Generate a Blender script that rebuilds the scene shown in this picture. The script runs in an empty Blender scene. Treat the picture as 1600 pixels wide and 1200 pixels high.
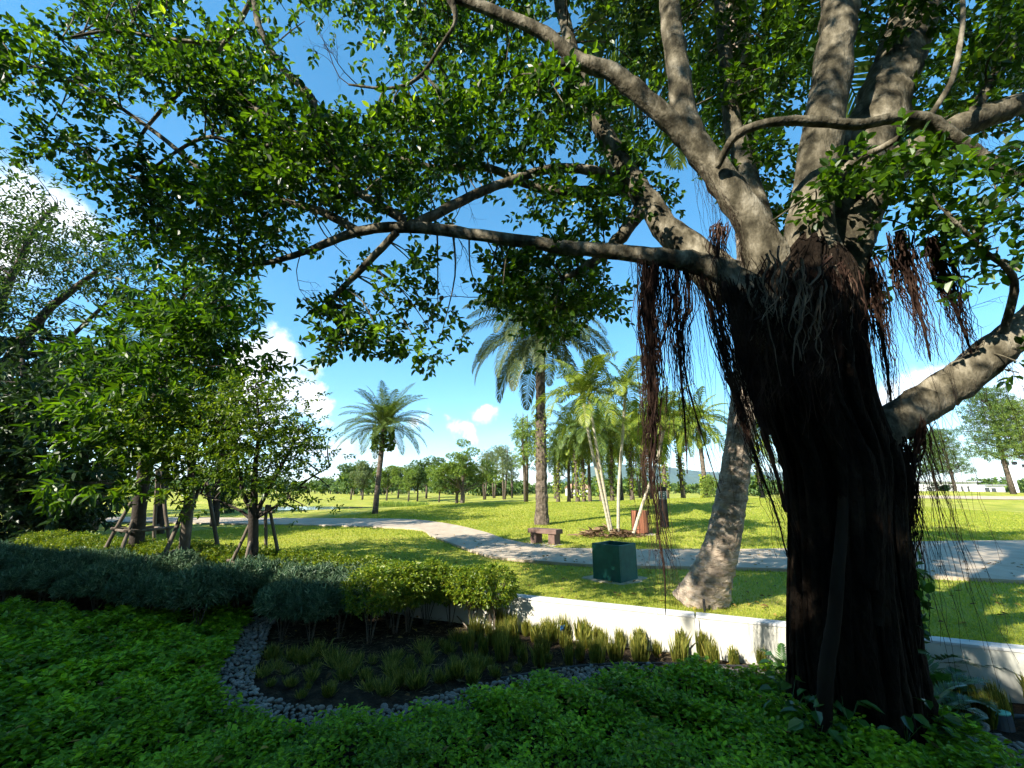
import bpy, bmesh, math, random
import numpy as np
from mathutils import Vector, Matrix, Euler

random.seed(7)
RNG = np.random.default_rng(7)
scene = bpy.context.scene
C = scene.collection

# ------------------------------------------------------------------ camera
F = 650.0                                   # focal length in photo pixels (1600 wide)
PITCH = math.atan(166 / F)
CAM_H = 1.75
cd = bpy.data.cameras.new('camera')
cd.sensor_width = 36.0
cd.lens = 36.0 * F / 1600
cd.clip_start = 0.05
cd.clip_end = 20000
cam = bpy.data.objects.new('camera', cd)
C.objects.link(cam)
cam.location = (0, 0, CAM_H)
cam.rotation_euler = (math.pi / 2 + PITCH, 0, 0)
scene.camera = cam

# ------------------------------------------------------------------ light
SUN_EL = math.radians(34)
SUN_AZ = math.radians(228.5)                # clockwise from +Y: behind and left of the camera
SUNV = np.array([math.sin(SUN_AZ) * math.cos(SUN_EL), math.cos(SUN_AZ) * math.cos(SUN_EL), math.sin(SUN_EL)])
sd = bpy.data.lights.new('sun', 'SUN')
sd.energy = 5.0
sd.angle = math.radians(0.5)
sd.color = (1.0, 0.93, 0.80)
sun = bpy.data.objects.new('sun', sd)
C.objects.link(sun)
sun.rotation_euler = Vector(-SUNV).to_track_quat('-Z', 'Y').to_euler()
sun.location = Vector(SUNV * 60)

scene.view_settings.view_transform = 'Standard'
scene.view_settings.look = 'None'
scene.view_settings.gamma = 1.0
scene.view_settings.use_curve_mapping = False
scene.view_settings.exposure = 1.65
scene.cycles.max_bounces = 5
scene.cycles.diffuse_bounces = 3
scene.cycles.use_adaptive_sampling = True
scene.cycles.adaptive_threshold = 0.03
scene.cycles.glossy_bounces = 2
scene.cycles.transmission_bounces = 4
scene.cycles.transparent_max_bounces = 8
scene.cycles.volume_bounces = 0
scene.cycles.use_denoising = True
scene.cycles.sample_clamp_indirect = 6.0


def ray(px, py):
    u = (px - 800) / F
    v = (600 - py) / F
    cp, sp = math.cos(PITCH), math.sin(PITCH)
    return np.array([u, cp - v * sp, sp + v * cp])


def P(px, py, w):                            # point at camera depth w
    return np.array([0, 0, CAM_H]) + ray(px, py) * w


world = bpy.data.worlds.new('World')
scene.world = world
world.use_nodes = True
wt = world.node_tree
wt.nodes.clear()


def build_world():
    N, L = wt.nodes, wt.links
    out = N.new('ShaderNodeOutputWorld')
    bg = N.new('ShaderNodeBackground')
    bg.inputs['Strength'].default_value = 0.13
    sky = N.new('ShaderNodeTexSky')
    sky.sky_type = 'NISHITA'
    sky.sun_disc = False
    sky.sun_elevation = SUN_EL
    sky.sun_rotation = SUN_AZ
    sky.air_density = 0.8
    sky.dust_density = 0.0
    sky.ozone_density = 2.2
    sky.altitude = 0
    tc = N.new('ShaderNodeTexCoord')

    def math_(op, a, b=None, clamp=False):
        n = N.new('ShaderNodeMath')
        n.operation = op
        n.use_clamp = clamp
        for i, x in enumerate((a, b)):
            if x is None:
                continue
            if isinstance(x, (int, float)):
                n.inputs[i].default_value = x
            else:
                L.new(x, n.inputs[i])
        return n.outputs[0]
    # warped lookup direction, so that the cloud outlines billow
    nz = N.new('ShaderNodeTexNoise')
    nz.inputs['Scale'].default_value = 9
    nz.inputs['Detail'].default_value = 8
    nz.inputs['Roughness'].default_value = 0.62
    L.new(tc.outputs['Generated'], nz.inputs['Vector'])
    vs = N.new('ShaderNodeVectorMath'); vs.operation = 'SUBTRACT'
    L.new(nz.outputs['Color'], vs.inputs[0]); vs.inputs[1].default_value = (.5, .5, .5)
    vm = N.new('ShaderNodeVectorMath'); vm.operation = 'SCALE'
    L.new(vs.outputs[0], vm.inputs[0]); vm.inputs['Scale'].default_value = 0.17
    va = N.new('ShaderNodeVectorMath'); va.operation = 'ADD'
    L.new(tc.outputs['Generated'], va.inputs[0]); L.new(vm.outputs[0], va.inputs[1])
    warped = va.outputs[0]
    total = None
    # cumulus heads: direction (from the photograph) and angular size
    heads = [(418, 560, .060, 1), (395, 600, .075, 1), (455, 605, .065, 1), (495, 628, .042, 1), (425, 640, .065, .9),
             (360, 640, .06, .9), (520, 702, .045, .7), (585, 712, .045, .65), (470, 700, .05, .7),
             (640, 664, .030, .8), (662, 657, .028, .75), (718, 660, .034, .95), (738, 676, .030, .95), (768, 650, .030, .8),
             (25, 330, .085, .95), (88, 350, .06, .9), (-60, 345, .12, 1),
             (1385, 628, .06, .95), (1425, 618, .055, .95), (1350, 640, .05, .8), (1640, 650, .1, .8), (1010, 738, .03, .4), (1120, 740, .03, .4)]
    extra = [(-.9, .25, .2, .16, .9), (-.7, -.6, .25, .18, .9), (.2, -.95, .22, .16, .9), (.85, -.35, .22, .16, .9), (.95, .25, .18, .14, .9)]
    for h in heads + extra:
        if len(h) == 4:
            d = ray(h[0], h[1]); d = d / np.linalg.norm(d); r, k = h[2], h[3]
        else:
            d = np.array(h[:3]); d = d / np.linalg.norm(d); r, k = h[3], h[4]
        dn = N.new('ShaderNodeVectorMath'); dn.operation = 'DISTANCE'
        L.new(warped, dn.inputs[0]); dn.inputs[1].default_value = tuple(d)
        mr = N.new('ShaderNodeMapRange'); mr.interpolation_type = 'SMOOTHSTEP'
        mr.inputs['From Min'].default_value = r * 1.05
        mr.inputs['From Max'].default_value = r * 0.35
        mr.inputs['To Min'].default_value = 0
        mr.inputs['To Max'].default_value = k
        L.new(dn.outputs['Value'], mr.inputs['Value'])
        total = mr.outputs[0] if total is None else math_('MAXIMUM', total, mr.outputs[0])
    # soft low band of thin cloud all round the horizon
    sx = N.new('ShaderNodeSeparateXYZ'); L.new(tc.outputs['Generated'], sx.inputs[0])
    band = N.new('ShaderNodeMapRange'); band.interpolation_type = 'SMOOTHSTEP'
    band.inputs['From Min'].default_value = .16; band.inputs['From Max'].default_value = .01
    L.new(sx.outputs['Z'], band.inputs['Value'])
    mp = N.new('ShaderNodeMapping'); mp.inputs['Scale'].default_value = (5, 5, 16)
    L.new(tc.outputs['Generated'], mp.inputs['Vector'])
    n2 = N.new('ShaderNodeTexNoise'); n2.inputs['Scale'].default_value = 1.3; n2.inputs['Detail'].default_value = 7
    L.new(mp.outputs[0], n2.inputs['Vector'])
    r2 = N.new('ShaderNodeMapRange'); r2.inputs['From Min'].default_value = .46; r2.inputs['From Max'].default_value = .68
    L.new(n2.outputs['Fac'], r2.inputs['Value'])
    thin = math_('MULTIPLY', math_('MULTIPLY', r2.outputs[0], band.outputs[0]), .4)
    total = math_('MAXIMUM', total, thin, True)
    # shading inside the clouds
    n3 = N.new('ShaderNodeTexNoise'); n3.inputs['Scale'].default_value = 16; n3.inputs['Detail'].default_value = 6
    L.new(warped, n3.inputs['Vector'])
    cr = N.new('ShaderNodeValToRGB')
    cr.color_ramp.elements[0].position = .35; cr.color_ramp.elements[0].color = (3.3, 3.7, 4.2, 1)
    cr.color_ramp.elements[1].position = .62; cr.color_ramp.elements[1].color = (4.6, 4.7, 4.8, 1)
    L.new(n3.outputs['Fac'], cr.inputs[0])
    gm = N.new('ShaderNodeGamma'); gm.inputs['Gamma'].default_value = .76
    L.new(sky.outputs[0], gm.inputs['Color'])
    hs = N.new('ShaderNodeHueSaturation'); hs.inputs['Saturation'].default_value = 1.42; hs.inputs['Value'].default_value = 1.12; hs.inputs['Hue'].default_value = .487
    L.new(gm.outputs[0], hs.inputs['Color'])
    mix = N.new('ShaderNodeMix'); mix.data_type = 'RGBA'
    L.new(total, mix.inputs['Factor'])
    L.new(hs.outputs[0], mix.inputs['A']); L.new(cr.outputs[0], mix.inputs['B'])
    L.new(mix.outputs['Result'], bg.inputs['Color'])
    L.new(bg.outputs[0], out.inputs['Surface'])


build_world()

# ------------------------------------------------------------------ helpers
def norm(a):
    n = np.linalg.norm(a, axis=-1, keepdims=True)
    return a / np.maximum(n, 1e-9)


class Buf:
    """collects quads"""
    def __init__(self):
        self.v, self.q, self.n = [], [], 0

    def add(self, V, Q):
        V = np.asarray(V, float).reshape(-1, 3)
        self.v.append(V)
        self.q.append(np.asarray(Q, np.int64).reshape(-1, 4) + self.n)
        self.n += len(V)

    def arrays(self):
        if not self.v:
            return np.zeros((0, 3)), np.zeros((0, 4), int)
        return np.vstack(self.v), np.vstack(self.q)


def mesh_data(name, V, Q, smooth=False):
    me = bpy.data.meshes.new(name)
    n, m = len(V), len(Q)
    me.vertices.add(n)
    me.vertices.foreach_set('co', np.ascontiguousarray(V, np.float32).ravel())
    me.loops.add(m * 4)
    me.loops.foreach_set('vertex_index', np.ascontiguousarray(Q, np.int32).ravel())
    me.polygons.add(m)
    me.polygons.foreach_set('loop_start', np.arange(0, m * 4, 4, dtype=np.int32))
    me.polygons.foreach_set('use_smooth', np.full(m, smooth, dtype=bool))
    me.update(calc_edges=True)
    return me


LOC = {}


def link(name, me, mat, parent=None, loc=None):
    o = bpy.data.objects.new(name, me)
    if mat is not None and me is not None and not me.materials:
        me.materials.append(mat)
    C.objects.link(o)
    if parent is not None:
        o.parent = parent
    if loc is not None:
        o.location = Vector(loc)
    return o


def obj(name, buf, mat, parent=None, smooth=False, origin=None):
    """one mesh object from a Buf in world coordinates"""
    V, Q = buf.arrays() if isinstance(buf, Buf) else buf
    if parent is not None:
        base = LOC.get(parent.name, np.zeros(3))
        o = link(name, mesh_data(name, V - base, Q, smooth), mat, parent)
        LOC[o.name] = base
    else:
        b = np.zeros(3) if origin is None else np.asarray(origin, float)
        o = link(name, mesh_data(name, V - b, Q, smooth), mat, None, b)
        LOC[o.name] = b
    return o


def tag(o, label=None, cat=None, group=None, kind=None):
    if label: o['label'] = label
    if cat: o['category'] = cat
    if group: o['group'] = group
    if kind: o['kind'] = kind
    return o


def thing(name, label, cat, loc=(0, 0, 0), group=None, rotz=0, scale=1):
    o = bpy.data.objects.new(name, None)
    o.empty_display_size = 0.1
    C.objects.link(o)
    o.location = Vector(loc)
    o.rotation_euler = (0, 0, rotz)
    o.scale = (scale, scale, scale)
    LOC[o.name] = np.asarray(loc, float)
    return tag(o, label, cat, group)


def copy_tree(o, parent=None):
    c = o.copy()
    C.objects.link(c)
    c.parent = parent
    for ch in list(o.children):
        copy_tree(ch, c)
    return c


def tube(buf, pts, rad, sides=8, cap=True, noise=0.0, flute=None, twist=False):
    pts = np.asarray(pts, float)
    n = len(pts)
    rad = np.broadcast_to(np.asarray(rad, float), (n,))
    T = np.gradient(pts, axis=0)
    T = norm(T)
    a = np.array([1., 0, 0]) if abs(T[0][0]) < .8 else np.array([0, 1., 0])
    u = norm(np.cross(T[0], a))
    ang = np.linspace(0, 2 * np.pi, sides, endpoint=False)
    rings = []
    for i in range(n):
        u = u - T[i] * np.dot(u, T[i])
        u = u / max(np.linalg.norm(u), 1e-9)
        w = np.cross(T[i], u)
        r = rad[i] * (1 + (RNG.normal(0, noise, sides) if noise else 0))
        if flute is not None:
            r = r * (1 + flute[0] * np.sin(flute[1] * ang + flute[2] + i * (np.pi * .5 if twist else .15)))
        rings.append(pts[i] + (np.cos(ang) * r)[:, None] * u + (np.sin(ang) * r)[:, None] * w if np.ndim(r) else
                     pts[i] + r * (np.cos(ang)[:, None] * u + np.sin(ang)[:, None] * w))
    V = np.vstack(rings)
    Q = []
    idx = np.arange(sides)
    nx = (idx + 1) % sides
    for i in range(n - 1):
        Q.append(np.stack([i * sides + idx, i * sides + nx, (i + 1) * sides + nx, (i + 1) * sides + idx], 1))
    Q = np.vstack(Q)
    if cap and sides % 2 == 0:
        for base, flip in ((0, True), ((n - 1) * sides, False)):
            for k in range(1, sides // 2):
                q = [base + k - 1 if k > 1 else base, base + k, base + sides - k - 1 if k < sides // 2 else base, base + sides - k]
            # fan of quads across the ring
            qs = []
            lo, hi = 0, sides - 1
            while hi - lo > 1:
                qs.append([base + lo, base + lo + 1, base + hi - 1, base + hi] if hi - lo > 2 else None)
                lo += 1; hi -= 1
            qs = [q for q in qs if q]
            if qs:
                qs = np.array(qs)
                Q = np.vstack([Q, qs[:, ::-1] if flip else qs])
    buf.add(V, Q)


def smooth_path(keys, step=4):
    """Catmull-Rom through key rows (any columns)"""
    K = np.asarray(keys, float)
    out = []
    n = len(K)
    for i in range(n - 1):
        p0 = K[max(i - 1, 0)]; p1 = K[i]; p2 = K[i + 1]; p3 = K[min(i + 2, n - 1)]
        for t in np.linspace(0, 1, step, endpoint=False):
            out.append(.5 * ((2 * p1) + (-p0 + p2) * t + (2 * p0 - 5 * p1 + 4 * p2 - p3) * t * t + (-p0 + 3 * p1 - 3 * p2 + p3) * t ** 3))
    out.append(K[-1])
    return np.array(out)


def strands(buf, A, B, sag, r0, r1, seg=10, wig=.02, sides=3):
    """many thin hanging strands from A (n,3) to B (n,3)"""
    A = np.asarray(A); B = np.asarray(B)
    n = len(A)
    t = np.linspace(0, 1, seg + 1)
    pts = A[:, None, :] * (1 - t)[None, :, None] + B[:, None, :] * t[None, :, None]
    W = np.cumsum(RNG.normal(0, wig, (n, seg + 1, 3)) * [1, 1, .3], axis=1)
    W -= W[:, :1]
    pts = pts + W
    if np.ndim(sag) or sag:
        pts[:, :, 2] -= (np.reshape(sag, (-1, 1)) * (4 * t * (1 - t))[None])
    rad = (np.asarray(r0).reshape(-1, 1) * (1 - t) + np.asarray(r1).reshape(-1, 1) * t)
    ang = np.linspace(0, 2 * np.pi, sides, endpoint=False)
    off = np.stack([np.cos(ang), np.sin(ang), np.zeros(sides)], 1)
    V = pts[:, :, None, :] + rad[:, :, None, None] * off[None, None]
    idx = np.arange(sides); nx = (idx + 1) % sides
    base = np.arange(n)[:, None, None] * (seg + 1) * sides + np.arange(seg)[None, :, None] * sides
    Q = np.stack([base + idx, base + nx, base + nx + sides, base + idx + sides], -1)
    buf.add(V.reshape(-1, 3), Q.reshape(-1, 4))


def leaves(buf, B, D, N, L, W, fold=.22, curl=.12):
    """ovate leaves: base B, direction D, face normal N"""
    D = norm(D)
    N = norm(N - D * np.sum(N * D, -1, keepdims=True))
    S = np.cross(D, N)
    n = len(B)
    L = np.broadcast_to(np.asarray(L, float), (n,))[:, None]
    W = np.broadcast_to(np.asarray(W, float), (n,))[:, None]
    f = fold * W
    l1 = B + .30 * L * D + .48 * W * S + f * N
    l2 = B + .68 * L * D + .40 * W * S + (f - curl * .5 * L) * N
    r1 = B + .30 * L * D - .48 * W * S + f * N
    r2 = B + .68 * L * D - .40 * W * S + (f - curl * .5 * L) * N
    tip = B + L * D - curl * L * N
    V = np.stack([B, l1, l2, tip, r2, r1], 1).reshape(-1, 3)
    k = np.arange(n)[:, None] * 6
    Q = np.concatenate([k + [0, 3, 2, 1], k + [0, 5, 4, 3]], 1).reshape(-1, 4)
    buf.add(V, Q)


UP = np.array([0, 0, 1.])


def rand_dirs(n, up=0.0, flat=1.0):
    d = RNG.normal(size=(n, 3))
    d[:, 2] = d[:, 2] * flat + up
    return norm(d)


def twigs(buf, Cn, D, k, tl, L, W, spread=1.0, droop=.15, jit=.25, twigbuf=None, twr=.003, lvar=.25):
    """leafy twigs: k leaves along each twig starting at Cn in direction D"""
    n = len(Cn)
    D = norm(D)
    a = np.cross(D, UP + RNG.normal(0, .05, (n, 3))); a = norm(a)
    b = np.cross(D, a)
    tl = np.broadcast_to(np.asarray(tl, float), (n,))[:, None]
    for j in range(k):
        t = (j + .6) / k
        ang = (j * 2.4 + RNG.uniform(0, 1.2, n))[:, None]
        side = a * np.cos(ang) + b * np.sin(ang)
        pos = Cn + D * tl * t
        pos[:, 2] -= droop * .4 * tl[:, 0] * t * t
        d = D * (.35 + .5 * t) + side * spread * (1.1 - .4 * t)
        d[:, 2] -= droop
        d = norm(d + RNG.normal(0, jit * .5, (n, 3)))
        nn = UP + RNG.normal(0, jit * 1.4, (n, 3))
        s = RNG.uniform(1 - lvar, 1 + lvar, n)
        leaves(buf, pos, d, nn, L * s, W * s)
    if twigbuf is not None:
        e = Cn + D * tl
        strands(twigbuf, Cn, e, 0, np.full(n, twr), np.full(n, twr * .5), seg=2, wig=.004)


def in_ellipsoid(c, r, n, shell=0.0):
    d = rand_dirs(n)
    rad = RNG.uniform(shell, 1, n) ** (1 / 2.2)
    return np.asarray(c) + d * rad[:, None] * np.asarray(r), d


def box(buf, lo, hi, M=None):
    x0, y0, z0 = lo; x1, y1, z1 = hi
    V = np.array([[x0, y0, z0], [x1, y0, z0], [x1, y1, z0], [x0, y1, z0], [x0, y0, z1], [x1, y0, z1], [x1, y1, z1], [x0, y1, z1]], float)
    if M is not None:
        V = V @ np.asarray(M)[:3, :3].T + np.asarray(M)[:3, 3]
    buf.add(V, [[0, 3, 2, 1], [4, 5, 6, 7], [0, 1, 5, 4], [1, 2, 6, 5], [2, 3, 7, 6], [3, 0, 4, 7]])


def bevel(o, w=.01, seg=2):
    m = o.modifiers.new('bevel', 'BEVEL'); m.width = w; m.segments = seg; m.limit_method = 'ANGLE'
    return o


def rotz(a, loc=(0, 0, 0)):
    M = np.eye(4)
    M[:2, :2] = [[math.cos(a), -math.sin(a)], [math.sin(a), math.cos(a)]]
    M[:3, 3] = loc
    return M


# ------------------------------------------------------------------ materials
def new_mat(name):
    m = bpy.data.materials.new(name)
    m.use_nodes = True
    nt = m.node_tree
    return m, nt, nt.nodes['Principled BSDF'], nt.nodes['Material Output']


def surf(name, cols, scale=4.0, rough=.8, bump=.3, bscale=30, detail=8, stretch=(1, 1, 1), pos=(.3, .7), bdist=.02, spec=.3):
    """noise-mixed surface in object space"""
    m, nt, bs, out = new_mat(name)
    N, L = nt.nodes, nt.links
    tc = N.new('ShaderNodeTexCoord')
    mp = N.new('ShaderNodeMapping'); mp.inputs['Scale'].default_value = stretch
    L.new(tc.outputs['Object'], mp.inputs['Vector'])
    nz = N.new('ShaderNodeTexNoise'); nz.inputs['Scale'].default_value = scale; nz.inputs['Detail'].default_value = detail
    nz.inputs['Roughness'].default_value = .62
    L.new(mp.outputs[0], nz.inputs['Vector'])
    cr = N.new('ShaderNodeValToRGB')
    e = cr.color_ramp.elements
    while len(e) < len(cols):
        e.new(.5)
    for i, c in enumerate(cols):
        e[i].position = pos[0] + (pos[1] - pos[0]) * i / max(1, len(cols) - 1)
        e[i].color = (*c, 1)
    L.new(nz.outputs['Fac'], cr.inputs[0])
    L.new(cr.outputs[0], bs.inputs['Base Color'])
    bs.inputs['Roughness'].default_value = rough
    bs.inputs['Specular IOR Level'].default_value = spec
    if bump:
        n2 = N.new('ShaderNodeTexNoise'); n2.inputs['Scale'].default_value = bscale; n2.inputs['Detail'].default_value = 6
        L.new(mp.outputs[0], n2.inputs['Vector'])
        bp = N.new('ShaderNodeBump'); bp.inputs['Strength'].default_value = bump; bp.inputs['Distance'].default_value = bdist
        L.new(n2.outputs['Fac'], bp.inputs['Height']); L.new(bp.outputs[0], bs.inputs['Normal'])
    return m


def leafmat(name, c0, c1, trans=.35, tcol=None, rough=.42, spec=.45, big=None):
    """leaf: each leaf its own tint (random per island), light passes through"""
    m, nt, bs, out = new_mat(name)
    N, L = nt.nodes, nt.links
    ge = N.new('ShaderNodeNewGeometry')
    mx = N.new('ShaderNodeMix'); mx.data_type = 'RGBA'
    mx.inputs['A'].default_value = (*c0, 1); mx.inputs['B'].default_value = (*c1, 1)
    fac = ge.outputs['Random Per Island']
    pw = N.new('ShaderNodeMath'); pw.operation = 'POWER'; pw.inputs[1].default_value = 1.6
    L.new(fac, pw.inputs[0])
    L.new(pw.outputs[0], mx.inputs['Factor'])
    col = mx.outputs['Result']
    if big:
        tcn = N.new('ShaderNodeTexCoord')
        nb = N.new('ShaderNodeTexNoise'); nb.inputs['Scale'].default_value = big; nb.inputs['Detail'].default_value = 4
        L.new(tcn.outputs['Object'], nb.inputs['Vector'])
        mr = N.new('ShaderNodeMapRange'); mr.inputs['From Min'].default_value = .32; mr.inputs['From Max'].default_value = .68
        mr.inputs['To Min'].default_value = .55; mr.inputs['To Max'].default_value = 1.3
        L.new(nb.outputs['Fac'], mr.inputs['Value'])
        hv = N.new('ShaderNodeHueSaturation'); L.new(col, hv.inputs['Color']); L.new(mr.outputs[0], hv.inputs['Value'])
        mh = N.new('ShaderNodeMapRange'); mh.inputs['To Min'].default_value = .52; mh.inputs['To Max'].default_value = .478
        L.new(nb.outputs['Fac'], mh.inputs['Value']); L.new(mh.outputs[0], hv.inputs['Hue'])
        col = hv.outputs[0]
    bs.inputs['Roughness'].default_value = rough
    bs.inputs['Specular IOR Level'].default_value = spec
    L.new(col, bs.inputs['Base Color'])
    tr = N.new('ShaderNodeBsdfTranslucent')
    tm = N.new('ShaderNodeMix'); tm.data_type = 'RGBA'; tm.blend_type = 'MULTIPLY'; tm.inputs['Factor'].default_value = 1
    L.new(col, tm.inputs['A'])
    tm.inputs['B'].default_value = (*(tcol or (3.0, 2.6, .9)), 1)
    L.new(tm.outputs['Result'], tr.inputs['Color'])
    ms = N.new('ShaderNodeMixShader'); ms.inputs[0].default_value = trans
    L.new(bs.outputs[0], ms.inputs[1]); L.new(tr.outputs[0], ms.inputs[2])
    L.new(ms.outputs[0], out.inputs['Surface'])
    return m


def plain(name, col, rough=.6, metal=0.0, spec=.4):
    m, nt, bs, out = new_mat(name)
    bs.inputs['Base Color'].default_value = (*col, 1)
    bs.inputs['Roughness'].default_value = rough
    bs.inputs['Metallic'].default_value = metal
    bs.inputs['Specular IOR Level'].default_value = spec
    return m


M = {}
M['lawn'] = surf('lawn', [(.14, .185, .024), (.27, .285, .045), (.40, .35, .09)], scale=.5, rough=.95, bump=.9, bscale=22, detail=12, spec=.1, pos=(.3, .72), bdist=.05)
M['blade'] = leafmat('grass_blade', (.16, .22, .024), (.35, .34, .055), .4, (2, 1.9, .8), .6, .2)
M['soil'] = surf('soil', [(.012, .009, .007), (.03, .022, .015), (.07, .05, .03)], scale=9, rough=1, bump=1, bscale=40, spec=.1, bdist=.04)
M['path'] = surf('path', [(.29, .235, .175), (.36, .295, .22), (.42, .35, .265)], scale=3.0, stretch=(1, .35, 1), rough=.85, bump=.25, bscale=60, spec=.2)
M['wallpaint'] = surf('wall_paint', [(.20, .20, .17), (.37, .365, .315), (.44, .43, .375)], scale=2.2, rough=.75, bump=.1, bscale=50, pos=(.22, .5), stretch=(1, 1, .35))
M['wallcap'] = surf('wall_cap', [(.35, .36, .36), (.55, .55, .53)], scale=6, rough=.8, bump=.1)
M['pebble'] = surf('pebble', [(.07, .064, .056), (.135, .126, .112), (.24, .225, .20)], scale=7, rough=.6, bump=.05, bscale=60, pos=(.3, .7))
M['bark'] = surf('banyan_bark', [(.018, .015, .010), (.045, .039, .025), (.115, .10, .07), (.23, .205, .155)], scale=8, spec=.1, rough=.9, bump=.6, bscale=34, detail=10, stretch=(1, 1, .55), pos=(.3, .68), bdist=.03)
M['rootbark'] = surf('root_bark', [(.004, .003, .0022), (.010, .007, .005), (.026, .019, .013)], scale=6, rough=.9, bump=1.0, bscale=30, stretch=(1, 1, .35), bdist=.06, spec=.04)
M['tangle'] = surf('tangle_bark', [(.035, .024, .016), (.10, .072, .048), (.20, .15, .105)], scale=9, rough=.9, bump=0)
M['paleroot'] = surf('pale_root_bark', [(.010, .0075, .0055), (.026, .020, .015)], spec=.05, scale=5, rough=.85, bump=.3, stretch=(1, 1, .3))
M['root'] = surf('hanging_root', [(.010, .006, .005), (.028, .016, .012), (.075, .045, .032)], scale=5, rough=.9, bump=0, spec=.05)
M['palmbark'] = surf('palm_bark', [(.09, .065, .045), (.20, .15, .11), (.30, .24, .18)], scale=3.5, rough=.95, bump=.6, bscale=18, stretch=(1, 1, 3), bdist=.04)
M['cocobark'] = surf('coconut_bark', [(.12, .09, .065), (.28, .225, .17), (.40, .34, .27)], scale=7, rough=.95, bump=.9, bscale=26, stretch=(1, 1, 1.8), bdist=.03)
M['palmdark'] = surf('old_palm_bark', [(.03, .024, .018), (.09, .07, .052), (.17, .135, .105)], scale=9, rough=.95, bump=.8, bscale=14, bdist=.05)
M['darkbark'] = surf('dark_bark', [(.018, .014, .011), (.05, .04, .032)], scale=8, rough=.95, bump=.5)
M['palewood'] = surf('pale_stem', [(.30, .27, .20), (.52, .47, .36)], scale=5, rough=.7, bump=.1, stretch=(1, 1, 4))
M['stake'] = surf('stake_wood', [(.05, .038, .028), (.16, .13, .10)], scale=8, rough=.9, bump=.4, stretch=(1, 1, .2))
M['shrubstem'] = surf('shrub_stem', [(.05, .038, .026), (.14, .11, .08)], scale=8, rough=.9, bump=0)
M['ficus'] = leafmat('banyan_leaf', (.014, .042, .006), (.066, .135, .008), .40, (2.6, 2.5, .5), .38, .3, big=1.1)
M['ficus_young'] = leafmat('banyan_young_leaf', (.10, .20, .012), (.22, .32, .02), .45, (2.0, 1.9, .6), .35, .5)
M['cover'] = leafmat('ground_cover_leaf', (.075, .175, .006), (.22, .39, .014), .25, (2, 2, .5), .45, .22, big=1.6)
M['cover_dark'] = leafmat('broad_leaf', (.018, .06, .012), (.05, .12, .02), .25, (2, 2, .7), .32, .5)
M['silver'] = leafmat('silver_leaf', (.036, .085, .040), (.17, .25, .14), .15, (1.2, 1.3, 1), .5, .3, big=5)
M['gold'] = leafmat('golden_leaf', (.05, .11, .006), (.22, .26, .014), .35, (1.7, 1.6, .6), .45, .4)
M['tuft'] = leafmat('tuft_blade', (.06, .09, .012), (.34, .31, .07), .3, (1.7, 1.6, .7), .55, .3)
M['broad'] = leafmat('broad_tree_leaf', (.014, .045, .006), (.065, .135, .008), .42, (2.6, 2.4, .6), .42, .3, big=.9)
M['copper'] = leafmat('small_tree_leaf', (.026, .066, .006), (.12, .18, .012), .40, (2.2, 2.0, .7), .42, .4)
M['feather'] = leafmat('feathery_leaf', (.018, .042, .012), (.055, .10, .022), .35, (2, 2, .8), .5, .3)
M['dense'] = leafmat('dense_leaf', (.010, .028, .009), (.035, .07, .018), .2, (2, 2, .8), .45, .3)
M['frond'] = leafmat('palm_frond', (.045, .08, .018), (.13, .175, .04), .28, (1.7, 1.7, .7), .5, .2)
M['frond_dark'] = leafmat('dark_palm_frond', (.03, .052, .016), (.10, .125, .045), .22, (1.5, 1.5, .8), .5, .2)
M['frond_gold'] = leafmat('yellow_green_frond', (.09, .145, .018), (.27, .30, .042), .35, (1.6, 1.6, .6), .45, .25)
M['frond_dead'] = leafmat('dead_frond', (.30, .14, .04), (.45, .25, .09), .3, (1.3, 1.2, .9), .7, .2)
M['far_a'] = leafmat('far_leaf_bright', (.10, .17, .03), (.22, .28, .055), .3, (1.5, 1.5, .6), .6, .2)
M['far_b'] = leafmat('far_leaf_mid', (.06, .115, .03), (.14, .20, .05), .3, (1.5, 1.5, .6), .6, .2)
M['far_c'] = leafmat('far_leaf_grey', (.10, .14, .06), (.20, .24, .11), .3, (1.5, 1.5, .6), .6, .2)
M['ivy'] = leafmat('ivy_leaf', (.10, .16, .02), (.30, .34, .04), .3, (1.6, 1.5, .6), .5, .3)
M['green_box'] = surf('green_paint', [(.003, .06, .055), (.006, .09, .078), (.03, .12, .10)], scale=7, rough=.5, bump=.1, pos=(.3, .8))
M['box_in'] = plain('planter_inside', (.008, .05, .04), .8)
M['concrete'] = surf('concrete', [(.30, .26, .21), (.46, .41, .34)], scale=9, rough=.9, bump=.4)
M['sand'] = surf('sandy_soil', [(.16, .17, .06), (.33, .29, .19), (.42, .38, .28)], scale=9, rough=.95, bump=.4)
M['bench'] = surf('red_stone', [(.09, .055, .042), (.17, .11, .088)], scale=6, rough=.85, bump=.3)
M['binwood'] = surf('bin_wood', [(.10, .035, .018), (.22, .085, .045), (.30, .13, .075)], scale=6, rough=.75, bump=.3, stretch=(1, 1, .15))
M['black'] = plain('black_metal', (.012, .012, .014), .55)
M['plate'] = plain('number_plate', (.03, .075, .07), .5)
M['plate_text'] = plain('plate_number', (.62, .68, .66), .6)
M['blue'] = plain('blue_plastic', (.04, .22, .62), .4)
M['aqua'] = plain('aqua_plastic', (.16, .50, .40), .45)
M['greyplastic'] = plain('grey_plastic', (.05, .06, .07), .6)
M['hosegrey'] = plain('hose', (.03, .03, .03), .6)
M['white'] = surf('white_render', [(.62, .60, .60), (.78, .76, .76)], scale=.6, rough=.8, bump=0)
M['roofgrey'] = plain('grey_roof', (.30, .31, .34), .8)
M['glass_dark'] = plain('dark_opening', (.05, .055, .06), .3)
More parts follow.
